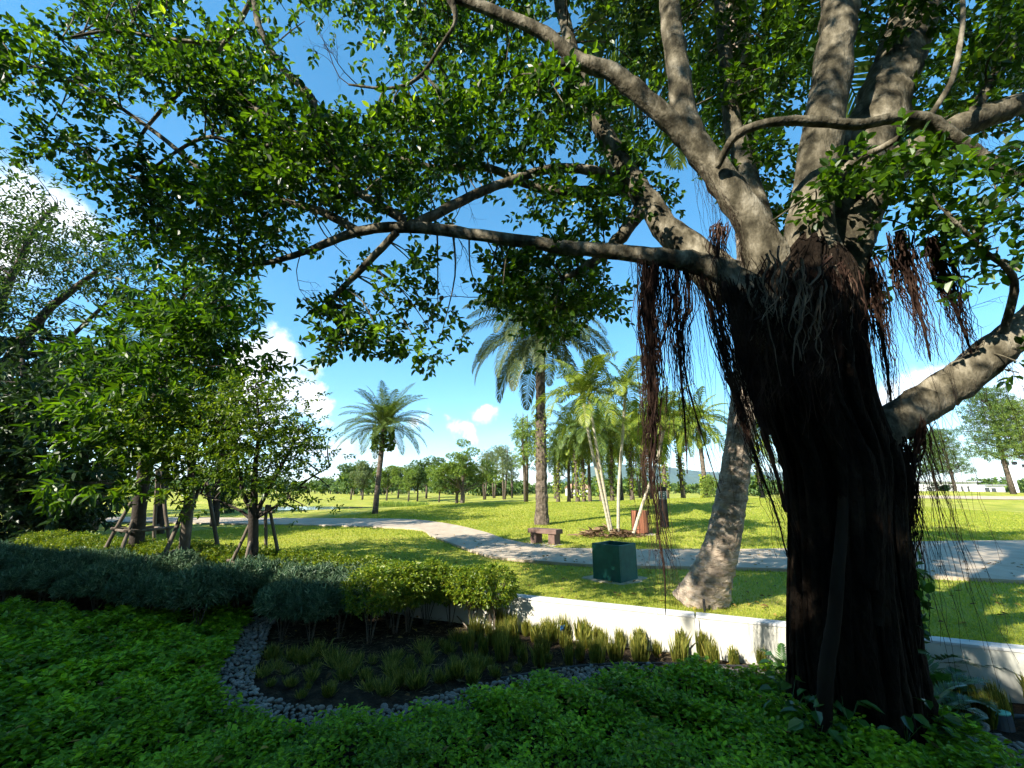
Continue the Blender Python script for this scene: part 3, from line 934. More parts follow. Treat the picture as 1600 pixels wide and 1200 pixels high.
def banyan_crown():
    b = Buf(); young = Buf(); tw = Buf(); br = Buf()
    for (px, py, rx, ry, w, dw, dens) in BL:
        rx, ry = rx * .9, ry * .88
        n = int(dens * math.pi * rx * ry / 1000 * 8.6)
        n = max(n, 3)
        # sub clumps so that the mass breaks into sprays
        k = max(2, n // 13)
        a = RNG.uniform(0, 2 * np.pi, k); r = np.sqrt(RNG.uniform(0, 1, k))
        cx, cy, cw = px + rx * r * np.cos(a), py + ry * r * np.sin(a), w + RNG.uniform(-dw, dw, k)
        centre = np.array([P(cx[i], cy[i], cw[i]) for i in range(k)])
        # a thin branch from the nearest limb to each spray
        for i in range(k):
            d = np.linalg.norm(LIMB_ALL - centre[i], axis=1)
            j = int(np.argmin(d))
            if d[j] < 1.25 and d[j] > .1:
                p0, p1 = LIMB_ALL[j], centre[i]
                mid = (p0 + p1) / 2 + RNG.normal(0, .06, 3) * d[j] + np.array([0, 0, .10 * d[j]])
                pp = smooth_path([p0, mid, p1], 4)
                tube(br, pp, np.linspace(.006 + .006 * d[j], .004, len(pp)), 5, cap=False)
        which = RNG.integers(0, k, n)
        spread = .065 + .010 * w
        Cn = centre[which] + RNG.normal(0, 1, (n, 3)) * [spread, spread, spread * .6]
        D = norm(Cn - centre[which] + RNG.normal(0, .1, (n, 3)) + [0, 0, .02])
        D[:, 2] *= .7
        yo = RNG.random(n) < .035
        twigs(b, Cn[~yo], D[~yo], 8, RNG.uniform(.12, .22, (~yo).sum()), .072, .044, twigbuf=tw, droop=.2)
        if yo.any():
            twigs(young, Cn[yo], D[yo], 6, RNG.uniform(.1, .2, yo.sum()), .085, .046, droop=.1)
    # unseen rest of the crown, plus leaf clumps added to shade trunk and limbs
    for c, r, n in (((.8, -1.6, 7.9), (2.6, 2.4, 1.1), 500), ((3.8, .2, 7.9), (2.6, 2.6, 1.2), 500), ((6.2, 2.5, 7.8), (2.6, 2.6, 1.4), 380),
                    ((2.4, 4.5, 9.6), (3.4, 3, 1.2), 420), ((-2.2, 4, 9.4), (3, 2.6, 1.0), 420), ((6.2, 6.2, 8.8), (2.6, 2.4, 1.4), 260), ((-2.0, -.7, 5.7), (.9, .9, 1.25), 1500), ((-3.2, .2, 6.9), (1.4, 1.3, .4), 500), ((-5.5, 2.0, 6.3), (1.2, 1.2, .8), 800), ((-.5, 1.0, 9.2), (2.5, 2.2, .9), 330), ((-2.5, -.6, 9.6), (2.5, 2, .9), 330)):
        sub, _ = in_ellipsoid(c, r, 9, .1)
        Cn = sub[RNG.integers(0, 9, int(n * .42))] + RNG.normal(0, .30, (int(n * .42), 3)) * [1, 1, .6]
        twigs(b, Cn, rand_dirs(len(Cn), .1), 7, .3, .12, .06, droop=.2)
    cr = obj('crown', b, M['ficus'], banyan)
    obj('young_leaves', young, M['ficus_young'], banyan)['kind'] = 'stuff'
    obj('twigs', tw, M['darkbark'], banyan)['kind'] = 'stuff'
    obj('branches', br, M['bark'], banyan)['kind'] = 'stuff'
    return len(b.arrays()[0]) // 6


banyan_crown()


def bare_twigs():
    """leafless sprays seen against the sky"""
    b = Buf()

    def grow(p, d, L, r, depth):
        n = 5
        pts = [p]
        q = p.copy()
        dd = d.copy()
        for i in range(n):
            dd = norm(dd + RNG.normal(0, .22, 3))
            q = q + dd * L / n
            pts.append(q)
        tube(b, pts, np.linspace(r, r * .4, n + 1), 4, cap=False)
        if depth:
            for i in range(2, n + 1):
                for _ in range(2):
                    if RNG.random() < .75:
                        grow(pts[i], norm(dd + RNG.normal(0, .7, 3)), L * RNG.uniform(.35, .65), r * .45, depth - 1)
    for px, py, w, tx, ty in ((545, 132, 4.4, 470, 60), (560, 134, 4.4, 500, 110), (590, 138, 4.3, 640, 60), (235, 192, 5, 170, 190), (225, 205, 5, 280, 250), (640, 352, 3.9, 660, 290), (700, 365, 3.8, 740, 320), (240, 285, 4.8, 200, 300), (690, 330, 3.9, 730, 380),
                             (470, 395, 4.1, 440, 460), (760, 460, 4.2, 700, 500), (500, 485, 4.1, 480, 540), (1510, 225, 3, 1560, 330), (1560, 262, 3, 1590, 360), (1450, 230, 3.4, 1500, 300), (1000, 200, 4.6, 1080, 120), (1600, 280, 3, 1560, 330), (700, 20, 4.2, 660, -20), (905, 95, 3.9, 900, 170), (1500, 595, 3.1, 1530, 480)):
        p = P(px, py, w); q = P(tx, ty, w)
        d = q - p
        grow(p, norm(d), np.linalg.norm(d), .006, 2)
    obj('bare_twigs', b, M['darkbark'], banyan)['kind'] = 'stuff'


bare_twigs()


def aerial_roots():
    # thick bundles: top (px,py,w) -> bottom, half width top/bottom px, strands
    bundles = [
        ([(1008, 400, 3.4, 14), (1014, 500, 3.4, 16), (1020, 580, 3.4, 14), (1020, 660, 3.4, 8), (1018, 740, 3.4, 4), (1030, 840, 3.4, 3.5), (1038, 890, 3.4, 4), (1040, 960, 3.4, 1.5)], 70),
        ([(1024, 402, 3.42, 22), (1016, 480, 3.42, 20), (1020, 560, 3.42, 12), (1025, 680, 3.42, 5)], 90),
        ([(1038, 402, 3.38, 4), (1048, 470, 3.38, 5), (1036, 530, 3.38, 8), (1024, 560, 3.4, 6)], 14),
        ([(1056, 408, 3.35, 6), (1056, 500, 3.35, 5), (1064, 580, 3.35, 6), (1070, 660, 3.35, 5), (1074, 740, 3.35, 3)], 34),
        ([(1072, 410, 3.35, 6), (1076, 480, 3.35, 5), (1066, 520, 3.35, 5), (1075, 600, 3.35, 4), (1100, 690, 3.35, 3), (1125, 770, 3.35, 2)], 30),
        ([(1092, 425, 3.3, 8), (1115, 500, 3.25, 8), (1140, 590, 3.2, 8), (1165, 670, 3.15, 8), (1190, 740, 3.1, 7), (1212, 800, 3.08, 5), (1230, 870, 3.06, 4)], 46),
        ([(1130, 440, 3.1, 14), (1152, 520, 3.05, 15), (1178, 620, 3.0, 15), (1210, 730, 3.0, 12), (1228, 800, 3.0, 8)], 70),
        ([(1150, 450, 3.1, 12), (1170, 560, 3.0, 14), (1200, 680, 2.98, 10)], 40),
        ([(1356, 400, 3.3, 12), (1370, 480, 3.3, 11), (1384, 560, 3.3, 8), (1394, 640, 3.25, 4)], 70),
        ([(1405, 360, 3.2, 16), (1420, 430, 3.2, 14), (1440, 500, 3.15, 9), (1454, 565, 3.15, 3)], 80),
        ([(1455, 370, 3.1, 14), (1478, 440, 3.1, 13), (1500, 500, 3.1, 9), (1518, 552, 3.1, 4)], 75),
        ([(1402, 690, 3.1, 14), (1412, 760, 3.1, 16), (1408, 840, 3.1, 13), (1416, 920, 3.1, 11), (1425, 990, 3.1, 8)], 80),
        ([(1440, 640, 3.1, 8), (1432, 700, 3.1, 8), (1418, 770, 3.05, 9), (1405, 850, 3.05, 8)], 40),
        ([(1325, 430, 3.0, 16), (1338, 520, 2.95, 14), (1344, 600, 2.95, 10), (1354, 670, 3.0, 5)], 80),
        ([(1300, 420, 2.9, 20), (1310, 500, 2.86, 18), (1312, 560, 2.86, 8)], 80),
        ([(1125, 350, 3.3, 10), (1122, 400, 3.2, 10), (1130, 450, 3.15, 5)], 50),
    ]
    for keys, n in bundles:
        K = smooth_path(keys, 5)
        m = len(K)
        pts = np.array([P(*k[:3]) for k in K])
        w = K[:, 2] / F
        tt = np.linspace(0, 1, m)
        hw = K[:, 3] * w
        b = Buf()
        core = .30 * hw
        tube(b, pts, np.maximum(core, .004), 6, cap=False, noise=.25)
        ang = np.linspace(0, 2 * np.pi, 3, endpoint=False)
        for s in range(n):
            a = RNG.uniform(0, 2 * np.pi); rr = math.sqrt(RNG.random())
            end = RNG.integers(m // 2, m + 1)
            st_ = RNG.integers(0, max(1, m // 4))
            off = np.stack([np.cos(a + .8 * tt) * hw * rr, np.sin(a + .8 * tt) * hw * rr, np.zeros(m)], 1)
            pp = (pts + off + np.cumsum(RNG.normal(0, .011, (m, 3)) * [1, 1, .4], 0) + .012 * np.sin(tt * RNG.uniform(8, 26) + RNG.uniform(0, 6))[:, None] * RNG.normal(0, 1, 3))[st_:end]
            if len(pp) < 3:
                continue
            tube(b, pp, np.linspace(RNG.uniform(.0025, .006), .0012, len(pp)), 3, cap=False)
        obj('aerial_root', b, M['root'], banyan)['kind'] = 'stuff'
    # loose fine hairs under the limbs
    b = Buf()
    def hair(key_pts, n, lo, hi, r=.0016, w=None):
        Kp = smooth_path(key_pts, 8)
        idx = RNG.integers(0, len(Kp), n)
        A = np.array([P(*Kp[i]) for i in idx]) + RNG.normal(0, .03, (n, 3))
        L = RNG.uniform(lo, hi, n) * RNG.random(n) ** .5
        B = A + np.column_stack([RNG.normal(.05, .06, n), RNG.normal(0, .05, n), -L])
        strands(b, A, B, 0, np.full(n, r), np.full(n, r * .5), seg=9, wig=.014)
    hair([(990, 400, 3.4), (1060, 408, 3.35), (1150, 440, 3.2)], 150, .3, 1.6)
    hair([(1090, 420, 3.3), (1150, 450, 3.2)], 60, .6, 1.9, .002)
    hair([(1340, 420, 3.3), (1450, 380, 3.2)], 60, .4, 1.5)
    hair([(1400, 660, 3.2), (1480, 600, 3.15), (1590, 520, 3.1)], 60, .3, 1.5)
    hair([(1395, 690, 3.2), (1440, 640, 3.2)], 70, .6, 2.2, .002)
    hair([(1080, 215, 3.6), (1150, 320, 3.4)], 80, .3, 1.2)
    hair([(1400, 245, 3.5), (1560, 175, 3.5)], 40, .3, 1.0)
    obj('hanging_root_hairs', b, M['root'], banyan)['kind'] = 'stuff'
    # pale tangle over the fork
    b = Buf()
    for k in range(240):
        a = RNG.uniform(-np.pi, .1)
        px = 1160 + 175 * RNG.random(); py0 = RNG.uniform(385, 500) + abs(px - 1245) * .3
        keyl = []
        x = px
        L = RNG.uniform(60, 210)
        depth = 3.25 - .42 * math.sqrt(max(0, 1 - ((px - 1245) / 100) ** 2)) - RNG.uniform(.0, .05)
        for q in np.linspace(0, 1, 7):
            keyl.append((x + RNG.normal(0, 6) + 10 * math.sin(q * 7 + px), py0 + L * q, depth))
        pp = smooth_path([P(*k_) for k_ in keyl], 2)
        tube(b, pp, np.linspace(RNG.choice([.002, .003, .005, .009, .014], p=[.3, .3, .2, .13, .07]), .0015, len(pp)), 4, cap=False)
    obj('root_tangle', b, M['root'], banyan)['kind'] = 'stuff'
    b = Buf()
    for k in range(46):
        px = 1165 + 172 * RNG.random() ** .7; py0 = RNG.uniform(375, 480) + abs(px - 1245) * .25
        L = RNG.uniform(40, 130)
        depth = 3.22 - .43 * math.sqrt(max(0, 1 - ((px - 1245) / 100) ** 2)) - RNG.uniform(.02, .07)
        x = px
        keyl = []
        for q in np.linspace(0, 1, 7):
            x += RNG.normal(0, 6)
            keyl.append((x, py0 + L * q, depth))
        pp = smooth_path([P(*k_) for k_ in keyl], 3)
        tube(b, pp, np.linspace(RNG.uniform(.003, .010), .002, len(pp)), 5, cap=False)
    obj('pale_root_tangle', b, M['tangle'], banyan)['kind'] = 'stuff'
    # tangled mat of roots down the right flank of the trunk
    b = Buf()
    for k in range(120):
        x = 1395 + RNG.uniform(-10, 30); y = RNG.uniform(680, 900)
        keyl = []
        L = RNG.uniform(60, 200)
        d = 3.1 + RNG.uniform(-.12, .15)
        for q in np.linspace(0, 1, 8):
            x += RNG.normal(.8, 5)
            keyl.append((x, y + L * q, d))
        pp = smooth_path([P(*k_) for k_ in keyl], 2)
        tube(b, pp, np.linspace(.005, .002, len(pp)), 4, cap=False)
    obj('root_mat', b, M['rootbark'], banyan)['kind'] = 'stuff'


aerial_roots()

# ------------------------------------------------------------------ garden bed: pebbles, ground cover
EDGE = np.array([G(a, b, .06)[:2] for a, b in [(405, 962), (385, 985), (372, 1015), (352, 1050), (345, 1085), (385, 1112), (470, 1127), (560, 1130), (655, 1117), (725, 1094), (800, 1077), (880, 1062), (960, 1053), (1060, 1052), (1150, 1056), (1240, 1062), (1440, 1108), (1520, 1152), (1600, 1186), (1720, 1240)]])
EDGE_S = smooth_path(EDGE, 6)


def edge_frame(p):
    T = norm(np.gradient(p, axis=0))
    return T, np.stack([-T[:, 1], T[:, 0]], 1)


def pebble_border():
    T, Nn = edge_frame(EDGE_S)               # travelling left to right, the left side is the bed
    root = thing('pebble_border', None, None, (*EDGE_S[30], 0))
    tag(root, 'curved border of smooth grey pebbles round the garden bed', kind='structure')
    # packed base under the stones
    b = Buf()
    n = len(EDGE_S)
    a0 = np.column_stack([EDGE_S - Nn * .10, np.full(n, .016)]); a1 = np.column_stack([EDGE_S + Nn * .25, np.full(n, .016)])
    i = np.arange(n - 1)
    b.add(np.vstack([a0, a1]), np.stack([i, i + 1, i + 1 + n, i + n], 1))
    obj('gravel_base', b, M['soil'], root)
    # black edging strip on the bed side
    b = Buf()
    e = np.column_stack([EDGE_S + Nn * .262, np.full(n, .05)])
    tube(b, e[60:96], .012, 6, cap=False)
    obj('edging_strip', b, M['hosegrey'], root)
    # stones
    protos = []
    for k in range(5):
        bm = bmesh.new()
        bmesh.ops.create_icosphere(bm, subdivisions=2, radius=1)
        r = np.random.default_rng(k)
        f = r.normal(0, 1, 3)
        for v in bm.verts:
            c = v.co
            v.co = Vector((c.x * (1 + .10 * math.sin(2 * c.y + f[0])), c.y * .78 * (1 + .08 * math.sin(3 * c.x + f[1])), c.z * .55))
        me = bpy.data.meshes.new('pebble')
        for fc in bm.faces: fc.smooth = True
        bm.to_mesh(me); bm.free()
        me.materials.append(M['pebble'])
        protos.append(me)
    L = np.concatenate([[0], np.cumsum(np.linalg.norm(np.diff(EDGE_S, axis=0), axis=1))])
    stones = []
    s = 0
    placed = []
    tries = 0
    while tries < 16000:
        tries += 1
        s = RNG.uniform(0, L[-1]); o = RNG.uniform(-.10, .25)
        x = np.interp(s, L, EDGE_S[:, 0]); y = np.interp(s, L, EDGE_S[:, 1])
        nx = np.interp(s, L, Nn[:, 0]); ny = np.interp(s, L, Nn[:, 1])
        x, y = x + nx * o, y + ny * o
        r = .015 + .025 * RNG.random() ** 1.5
        ok = True
        for (qx, qy, qr) in placed[-3000:]:
            if (qx - x) ** 2 + (qy - y) ** 2 < ((qr + r) * .72) ** 2:
                ok = False; break
        if ok:
            placed.append((x, y, r))
    placed.sort(key=lambda p: p[0] ** 2 + p[1] ** 2)
    base = LOC[root.name]
    rest = Buf()
    tri = []
    for i, (x, y, r) in enumerate(placed):
        z = .022 + r * .35 + RNG.uniform(0, .016)
        rot = Euler((RNG.normal(0, .25), RNG.normal(0, .25), RNG.uniform(0, 6.3)))
        vis = True
        if i < 300:
            o = bpy.data.objects.new('pebble', protos[i % 5]); C.objects.link(o)
            o.parent = root
            o.location = Vector((x, y, z)) - Vector(base)
            o.rotation_euler = rot; o.scale = (r, r, r)
        else:
            tri.append((x, y, z, r, rot, i % 5))
    if tri:
        V, Fc = [], []
        n0 = 0
        for x, y, z, r, rot, k in tri:
            me = protos[k]
            co = np.empty(len(me.vertices) * 3); me.vertices.foreach_get('co', co)
            co = co.reshape(-1, 3) * r @ np.array(rot.to_matrix()).T + [x, y, z] - base
            V.append(co)
            for p in me.polygons:
                Fc.append([v + n0 for v in p.vertices])
            n0 += len(co)
        me = bpy.data.meshes.new('pebbles')
        me.from_pydata(np.vstack(V).tolist(), [], Fc)
        me.polygons.foreach_set('use_smooth', np.ones(len(Fc), bool))
        o = link('pebbles', me, M['pebble'], root)
        o['kind'] = 'stuff'


pebble_border()


def point_in(poly, x, y):
    inside = np.zeros(len(x), bool)
    j = len(poly) - 1
    for i in range(len(poly)):
        xi, yi = poly[i]; xj, yj = poly[j]
        c = ((yi > y) != (yj > y)) & (x < (xj - xi) * (y - yi) / (yj - yi + 1e-12) + xi)
        inside ^= c
        j = i
    return inside


T_, N_ = edge_frame(EDGE_S)
COVER_POLY = np.vstack([[G(-260, 958, .0)[:2]], [G(0, 962, 0)[:2]], [G(200, 968, 0)[:2]], [G(330, 972, 0)[:2]], EDGE_S - N_ * .07, [[4.9, .2]], [[3.2, -.6]], [[0, .3]], [[-3.5, -.3]], [[-9, 1.5]], [[-11, 5.5]]])


def ground_cover():
    b = Buf()
    x = RNG.uniform(-11, 6.5, 130000); y = RNG.uniform(.8, 7.5, 130000)
    d = np.hypot(x, y)
    keep = point_in(COVER_POLY, x, y) & (RNG.random(len(x)) < np.clip(1.5 / (d / 2.6) ** .9, .25, 1))
    # keep clear of the banyan's foot
    keep &= ((x - BANYAN_BASE[0]) ** 2 + (y - BANYAN_BASE[1]) ** 2) > .46 ** 2
    # only what lies in or near the field of view
    keep &= np.abs(x) < 1.5 * y + 1.2
    x, y, d = x[keep], y[keep], d[keep]
    n = len(x)
    hgt = .085 + .05 * np.sin(x * 3.1 + 1.3 * np.sin(y * 2.3)) * np.sin(y * 3.7 + x) + .045 * np.sin(x * 9 + y * 4 + 2 * np.sin(y * 5)) + RNG.uniform(-.035, .055, n)
    big = np.clip(d / 3.2, 1, 1.8)
    for j in range(6):
        a = j * 2.4 + RNG.uniform(0, 6.28, n)
        el = RNG.uniform(-.15, .7, n)
        D = np.column_stack([np.cos(a) * np.cos(el), np.sin(a) * np.cos(el), np.sin(el)])
        B = np.column_stack([x, y, hgt + .012 * j - .02]) + D * .008
        L = (.020 + .026 * RNG.random(n) ** 1.4) * big
        leaves(b, B, D, UP + RNG.normal(0, .35, (n, 3)), L, L * .60, fold=.14, curl=.12)
    tag(obj('ground_cover', b, M['cover']), 'dense bright green low ground cover filling the front of the garden', 'ground cover', kind='stuff')
    return n


NGC = ground_cover()

# ------------------------------------------------------------------ grass tufts
def tuft_mesh(seed, n, h, spread, up):
    global RNG
    keep = RNG
    RNG = np.random.default_rng(seed)
    b = Buf()
    a = RNG.uniform(0, 6.28, n); r = RNG.random(n) ** .6
    B = np.column_stack([np.cos(a) * r * .055, np.sin(a) * r * .055, np.zeros(n)])
    tilt = RNG.normal(0, spread, (n, 2)) + B[:, :2] * up
    D = norm(np.column_stack([tilt, np.ones(n)]))
    L = h * RNG.uniform(.45, 1.1, n)
    leaves(b, B, D, np.column_stack([np.cos(a), np.sin(a), np.full(n, .2)]), L, RNG.uniform(.004, .008, n), fold=.1, curl=RNG.uniform(0, .3))
    V, Q = b.arrays()
    RNG = keep
    return mesh_data('grass_tuft', V, Q)


TUFT_WALL = [tuft_mesh(i, 150, .26, .14, 2.5) for i in range(5)]
TUFT_BED = [tuft_mesh(20 + i, 130, .155, .45, 7) for i in range(5)]
for me in TUFT_WALL + TUFT_BED:
    me.materials.append(M['tuft'])


def put_tuft(me, p, sc, label, group):
    o = bpy.data.objects.new('grass_tuft', me)
    C.objects.link(o)
    o.location = Vector(p)
    o.rotation_euler = (0, 0, RNG.uniform(0, 6.28))
    o.scale = (sc * RNG.uniform(.85, 1.2), sc * RNG.uniform(.85, 1.2), sc)
    tag(o, label, 'grass tuft', group)


def tufts():
    placed = []

    def ok(p, d):
        for q in placed:
            if (q[0] - p[0]) ** 2 + (q[1] - p[1]) ** 2 < d * d:
                return False
        placed.append(p)
        return True
    i = 0
    # in the sun along the foot of the wall
    for k in range(900):
        s = RNG.uniform(-.1, 3.0); t = -.10 - 0.95 * RNG.random() ** 1.6
        x, y = xy(s, t)
        e_ = np.argmin(np.hypot(EDGE_S[:, 0] - x, EDGE_S[:, 1] - y))
        if np.dot(np.array([x, y]) - EDGE_S[e_], N_[e_]) < .31:
            continue
        if ok((x, y), .185):
            put_tuft(TUFT_WALL[i % 5], (x, y, -.005), RNG.uniform(.65, 1.15), 'upright tuft of yellow-green grass catching sun along the foot of the low wall', 'sunlit grass tufts along the wall')
            i += 1
    for k in range(200):
        s = RNG.uniform(3.9, 5.6); t = -.12 - .6 * RNG.random()
        x, y = xy(s, t)
        if ok((x, y), .19):
            put_tuft(TUFT_WALL[i % 5], (x, y, -.005), RNG.uniform(.6, 1.0), 'dry straw-coloured grass tuft below the wall to the right of the banyan', 'dry tufts beyond the banyan')
            i += 1
    # sparse, flattened, in the shade of the dark bed
    poly = np.array([G(a, b)[:2] for a, b in [(412, 1030), (480, 1022), (560, 1030), (640, 1022), (700, 1005), (760, 975), (790, 970), (860, 985), (1000, 1015), (1200, 1035), (1080, 1032), (930, 1030), (840, 1040), (760, 1062), (690, 1078), (600, 1092), (500, 1095), (430, 1085), (405, 1060)]])
    for k in range(1200):
        x = RNG.uniform(poly[:, 0].min(), poly[:, 0].max()); y = RNG.uniform(poly[:, 1].min(), poly[:, 1].max())
        if point_in(poly, np.array([x]), np.array([y]))[0] and ok((x, y), .165):
            put_tuft(TUFT_BED[i % 5], (x, y, -.008), RNG.uniform(.45, 1.25), 'short splayed grass tuft in the dark soil inside the pebble border', 'shaded grass tufts in the dark bed')
            i += 1


tufts()


def mulch():
    """dry stalks and clippings lying on the bed"""
    b = Buf()
    n = 5200
    s = RNG.uniform(-2.6, 3.2, n); t = RNG.uniform(-2.2, -.1, n)
    x, y = xy(s, t)
    a = RNG.uniform(0, 6.28, n)
    D = np.column_stack([np.cos(a), np.sin(a), RNG.normal(0, .12, n)])
    leaves(b, np.column_stack([x, y, RNG.uniform(.008, .03, n)]), D, UP + RNG.normal(0, .3, (n, 3)), RNG.uniform(.02, .13, n), RNG.uniform(.003, .010, n), .1, .05)
    tag(obj('dry_clippings', b, M['tuft_dry']), 'dry grass clippings scattered over the dark soil', 'clippings', kind='stuff')


M['tuft_dry'] = leafmat('dry_clipping', (.05, .035, .018), (.24, .19, .10), .1, (1, 1, 1), .8, .2)
mulch()

# ------------------------------------------------------------------ shrubs
def shrub_meshes(seed, kind):
    """returns stems mesh and foliage mesh, base at the origin, about 0.75 m tall"""
    global RNG
    keep = RNG
    RNG = np.random.default_rng(seed)
    stems, fol = Buf(), Buf()
    ns = 6
    tips = []
    for k in range(ns):
        a = k * 6.28 / ns + RNG.uniform(-.4, .4)
        rr = RNG.uniform(.10, .24)
        top = np.array([math.cos(a) * rr, math.sin(a) * rr, RNG.uniform(.46, .62)])
        mid = np.array([math.cos(a) * rr * .45, math.sin(a) * rr * .45, .25])
        pp = smooth_path([[math.cos(a) * .02, math.sin(a) * .02, -.02], mid, top], 4)
        tube(stems, pp, np.linspace(.0065, .003, len(pp)), 5, cap=False)
        for q in range(2):
            t2 = top + RNG.normal(0, 1, 3) * [.11, .11, .05]
            pp = smooth_path([mid, (mid + t2) / 2 + [0, 0, .02], t2], 3)
            tube(stems, pp, np.linspace(.005, .003, len(pp)), 4, cap=False)
    if kind == 'silver':
        n = 420
        c, d = in_ellipsoid((0, 0, .52), (.34, .34, .20), n, .45)
        twigs(fol, c, norm(d * [1, 1, .5] + [0, 0, .6]), 8, .10, .088, .017, spread=.95, droop=-.05, jit=.3)
    else:
        n = 420
        c, d = in_ellipsoid((0, 0, .55), (.31, .31, .21), n, .5)
        twigs(fol, c, norm(d + [0, 0, .5]), 7, .08, .040, .020, spread=1, droop=.02, jit=.35)
    A = stems.arrays(); B = fol.arrays()
    RNG = keep
    m1 = mesh_data('stems', *A, True); m1.materials.append(M['shrubstem'])
    m2 = mesh_data('foliage', *B); m2.materials.append(M[kind if kind == 'silver' else 'gold'])
    return m1, m2


SHRUBS = {k: [shrub_meshes(40 + i, k) for i in range(3)] for k in ('silver', 'gold')}


def put_shrub(kind, x, y, sc, label, group, i, z=0):
    o = thing('silver_shrub' if kind == 'silver' else 'golden_shrub', label, 'shrub', (x, y, z), group, RNG.uniform(0, 6.28), sc)
    ms, mf = SHRUBS[kind][i % 3]
    link('stems', ms, None, o)
    link('foliage', mf, None, o)
    return o


def shrubs():
    i = 0
    for t in (-1.75, -1.35, -.95):
        for s in np.arange(-11.5, -3.3, .44):
            x, y = xy(s + RNG.uniform(-.1, .1) + (t + 1.75) * .3, t + RNG.uniform(-.1, .1) - .10 * max(0, -s - 5))
            put_shrub('silver', x, y, RNG.uniform(.60, .96), 'grey-green narrow-leaved shrub in the long clipped hedge below the staked trees', 'grey-green hedge shrubs', i); i += 1
    for (px, py, sc) in [(440, 1000, 1.0), (485, 1003, 1.0), (530, 995, 1.05), (460, 975, 1.1), (505, 970, 1.1), (550, 968, 1.1), (475, 952, 1.1), (525, 950, 1.1), (430, 955, 1.1)]:
        p = G(px, py)
        put_shrub('silver', p[0], p[1], sc * .8, 'grey-green narrow-leaved shrub with bare twiggy stems behind the pebble border', 'grey-green shrubs behind the pebbles', i); i += 1
    for (px, py, sc, side_) in [(577, 1003, 1.02, 'nearer the grey-green shrubs'), (617, 990, 1.0, 'nearer the white wall')]:
        p = G(px, py)
        put_shrub('gold', p[0], p[1], sc, f'lime-green shrub on bare stems forward in the dark bed, {side_}', 'two lime shrubs forward of the row', i); i += 1
    for s in np.arange(-1.75, .05, .34):
        for t in (-.62, -.24):
            if t < -.5 and s > -1.0:
                continue
            x, y = xy(s + RNG.uniform(-.06, .06), t + RNG.uniform(-.06, .06))
            put_shrub('gold', x, y, RNG.uniform(.88, 1.0), 'lime-green shrub in the short row against the white wall', 'lime shrubs against the wall', i); i += 1
    for s in np.arange(-11.8, -1.9, .36):
        x, y = xy(s, -.32 + RNG.uniform(-.08, .08))
        put_shrub('gold', x, y, RNG.uniform(.9, 1.05), 'yellow-leaved shrub in the golden hedge behind the staked trees', 'golden hedge shrubs', i); i += 1


shrubs()

# ------------------------------------------------------------------ trees on stakes
def px_crown(buf, blobs, per, k, tl, L, Wd, droop=.2, twigbuf=None, root_pts=None, brbuf=None, flat=.7):
    """leaf masses given by picture position at the tree's own depth"""
    for (px, py, rx, ry, w, dw, dens) in blobs:
        n = max(3, int(dens * math.pi * rx * ry / 1000 * per))
        m = max(2, n // 7)
        a = RNG.uniform(0, 6.28, m); r = np.sqrt(RNG.uniform(0, 1, m))
        cen = np.array([P(px + rx * r[i] * math.cos(a[i]), py + ry * r[i] * math.sin(a[i]), w + RNG.uniform(-dw, dw)) for i in range(m)])
        if root_pts is not None:
            for c in cen[:max(2, m // 2)]:
                d = np.linalg.norm(root_pts - c, axis=1) + .8 * np.maximum(0, root_pts[:, 2] - c[2])
                j = int(np.argmin(d))
                mid = (root_pts[j] + c) / 2 + RNG.normal(0, .05, 3) + [0, 0, .04]
                pp = smooth_path([root_pts[j], mid, c], 3)
                tube(brbuf, pp, np.linspace(.016, .005, len(pp)), 5, cap=False)
        which = RNG.integers(0, m, n)
        sp = .07 + .02 * w
        Cn = cen[which] + RNG.normal(0, 1, (n, 3)) * [sp, sp, sp * .55]
        D = norm(Cn - cen[which] + RNG.normal(0, .1, (n, 3)))
        D[:, 2] *= flat
        twigs(buf, Cn, D, k, tl, L, Wd, droop=droop, twigbuf=twigbuf)


def stakes(root, base, top_h, spread, n, rail_h, r=.028, rail=True, collar=None, a0=.4):
    base = np.asarray(base)
    feet = []
    for k in range(n):
        a = a0 + k * 2 * np.pi / n
        f = base + [math.cos(a) * spread, math.sin(a) * spread, 0]
        t = base + [math.cos(a) * .09, math.sin(a) * .09, top_h + .15]
        feet.append((f, t))
        b = Buf()
        pp = np.array([f * (1 - q) + t * q for q in np.linspace(0, 1, 8)]) + RNG.normal(0, .006, (8, 3))
        tube(b, pp, np.linspace(r, r * .85, 8), 8, noise=.06)
        obj('stake', b, M['stake'], root, smooth=True)
    if rail:
        q = rail_h / (top_h + .15)
        for k in range(n):
            p0 = feet[k][0] * (1 - q) + feet[k][1] * q; p1 = feet[(k + 1) % n][0] * (1 - q) + feet[(k + 1) % n][1] * q
            d = norm(p1 - p0)
            b = Buf()
            tube(b, [p0 - d * .08 + [0, 0, .03 * (k % 2)], (p0 + p1) / 2, p1 + d * .08 + [0, 0, .03 * (k % 2)]], r * .75, 8, noise=.06)
            obj('rail', b, M['stake'], root, smooth=True)
    q = .93
    for k in range(n):
        p0 = feet[k][0] * (1 - q) + feet[k][1] * q; p1 = feet[(k + 1) % n][0] * (1 - q) + feet[(k + 1) % n][1] * q
        d = norm(p1 - p0)
        b = Buf(); tube(b, [p0 - d * .07, p1 + d * .07], r * .6, 6)
        obj('tie_bar', b, M['stake'], root, smooth=True)


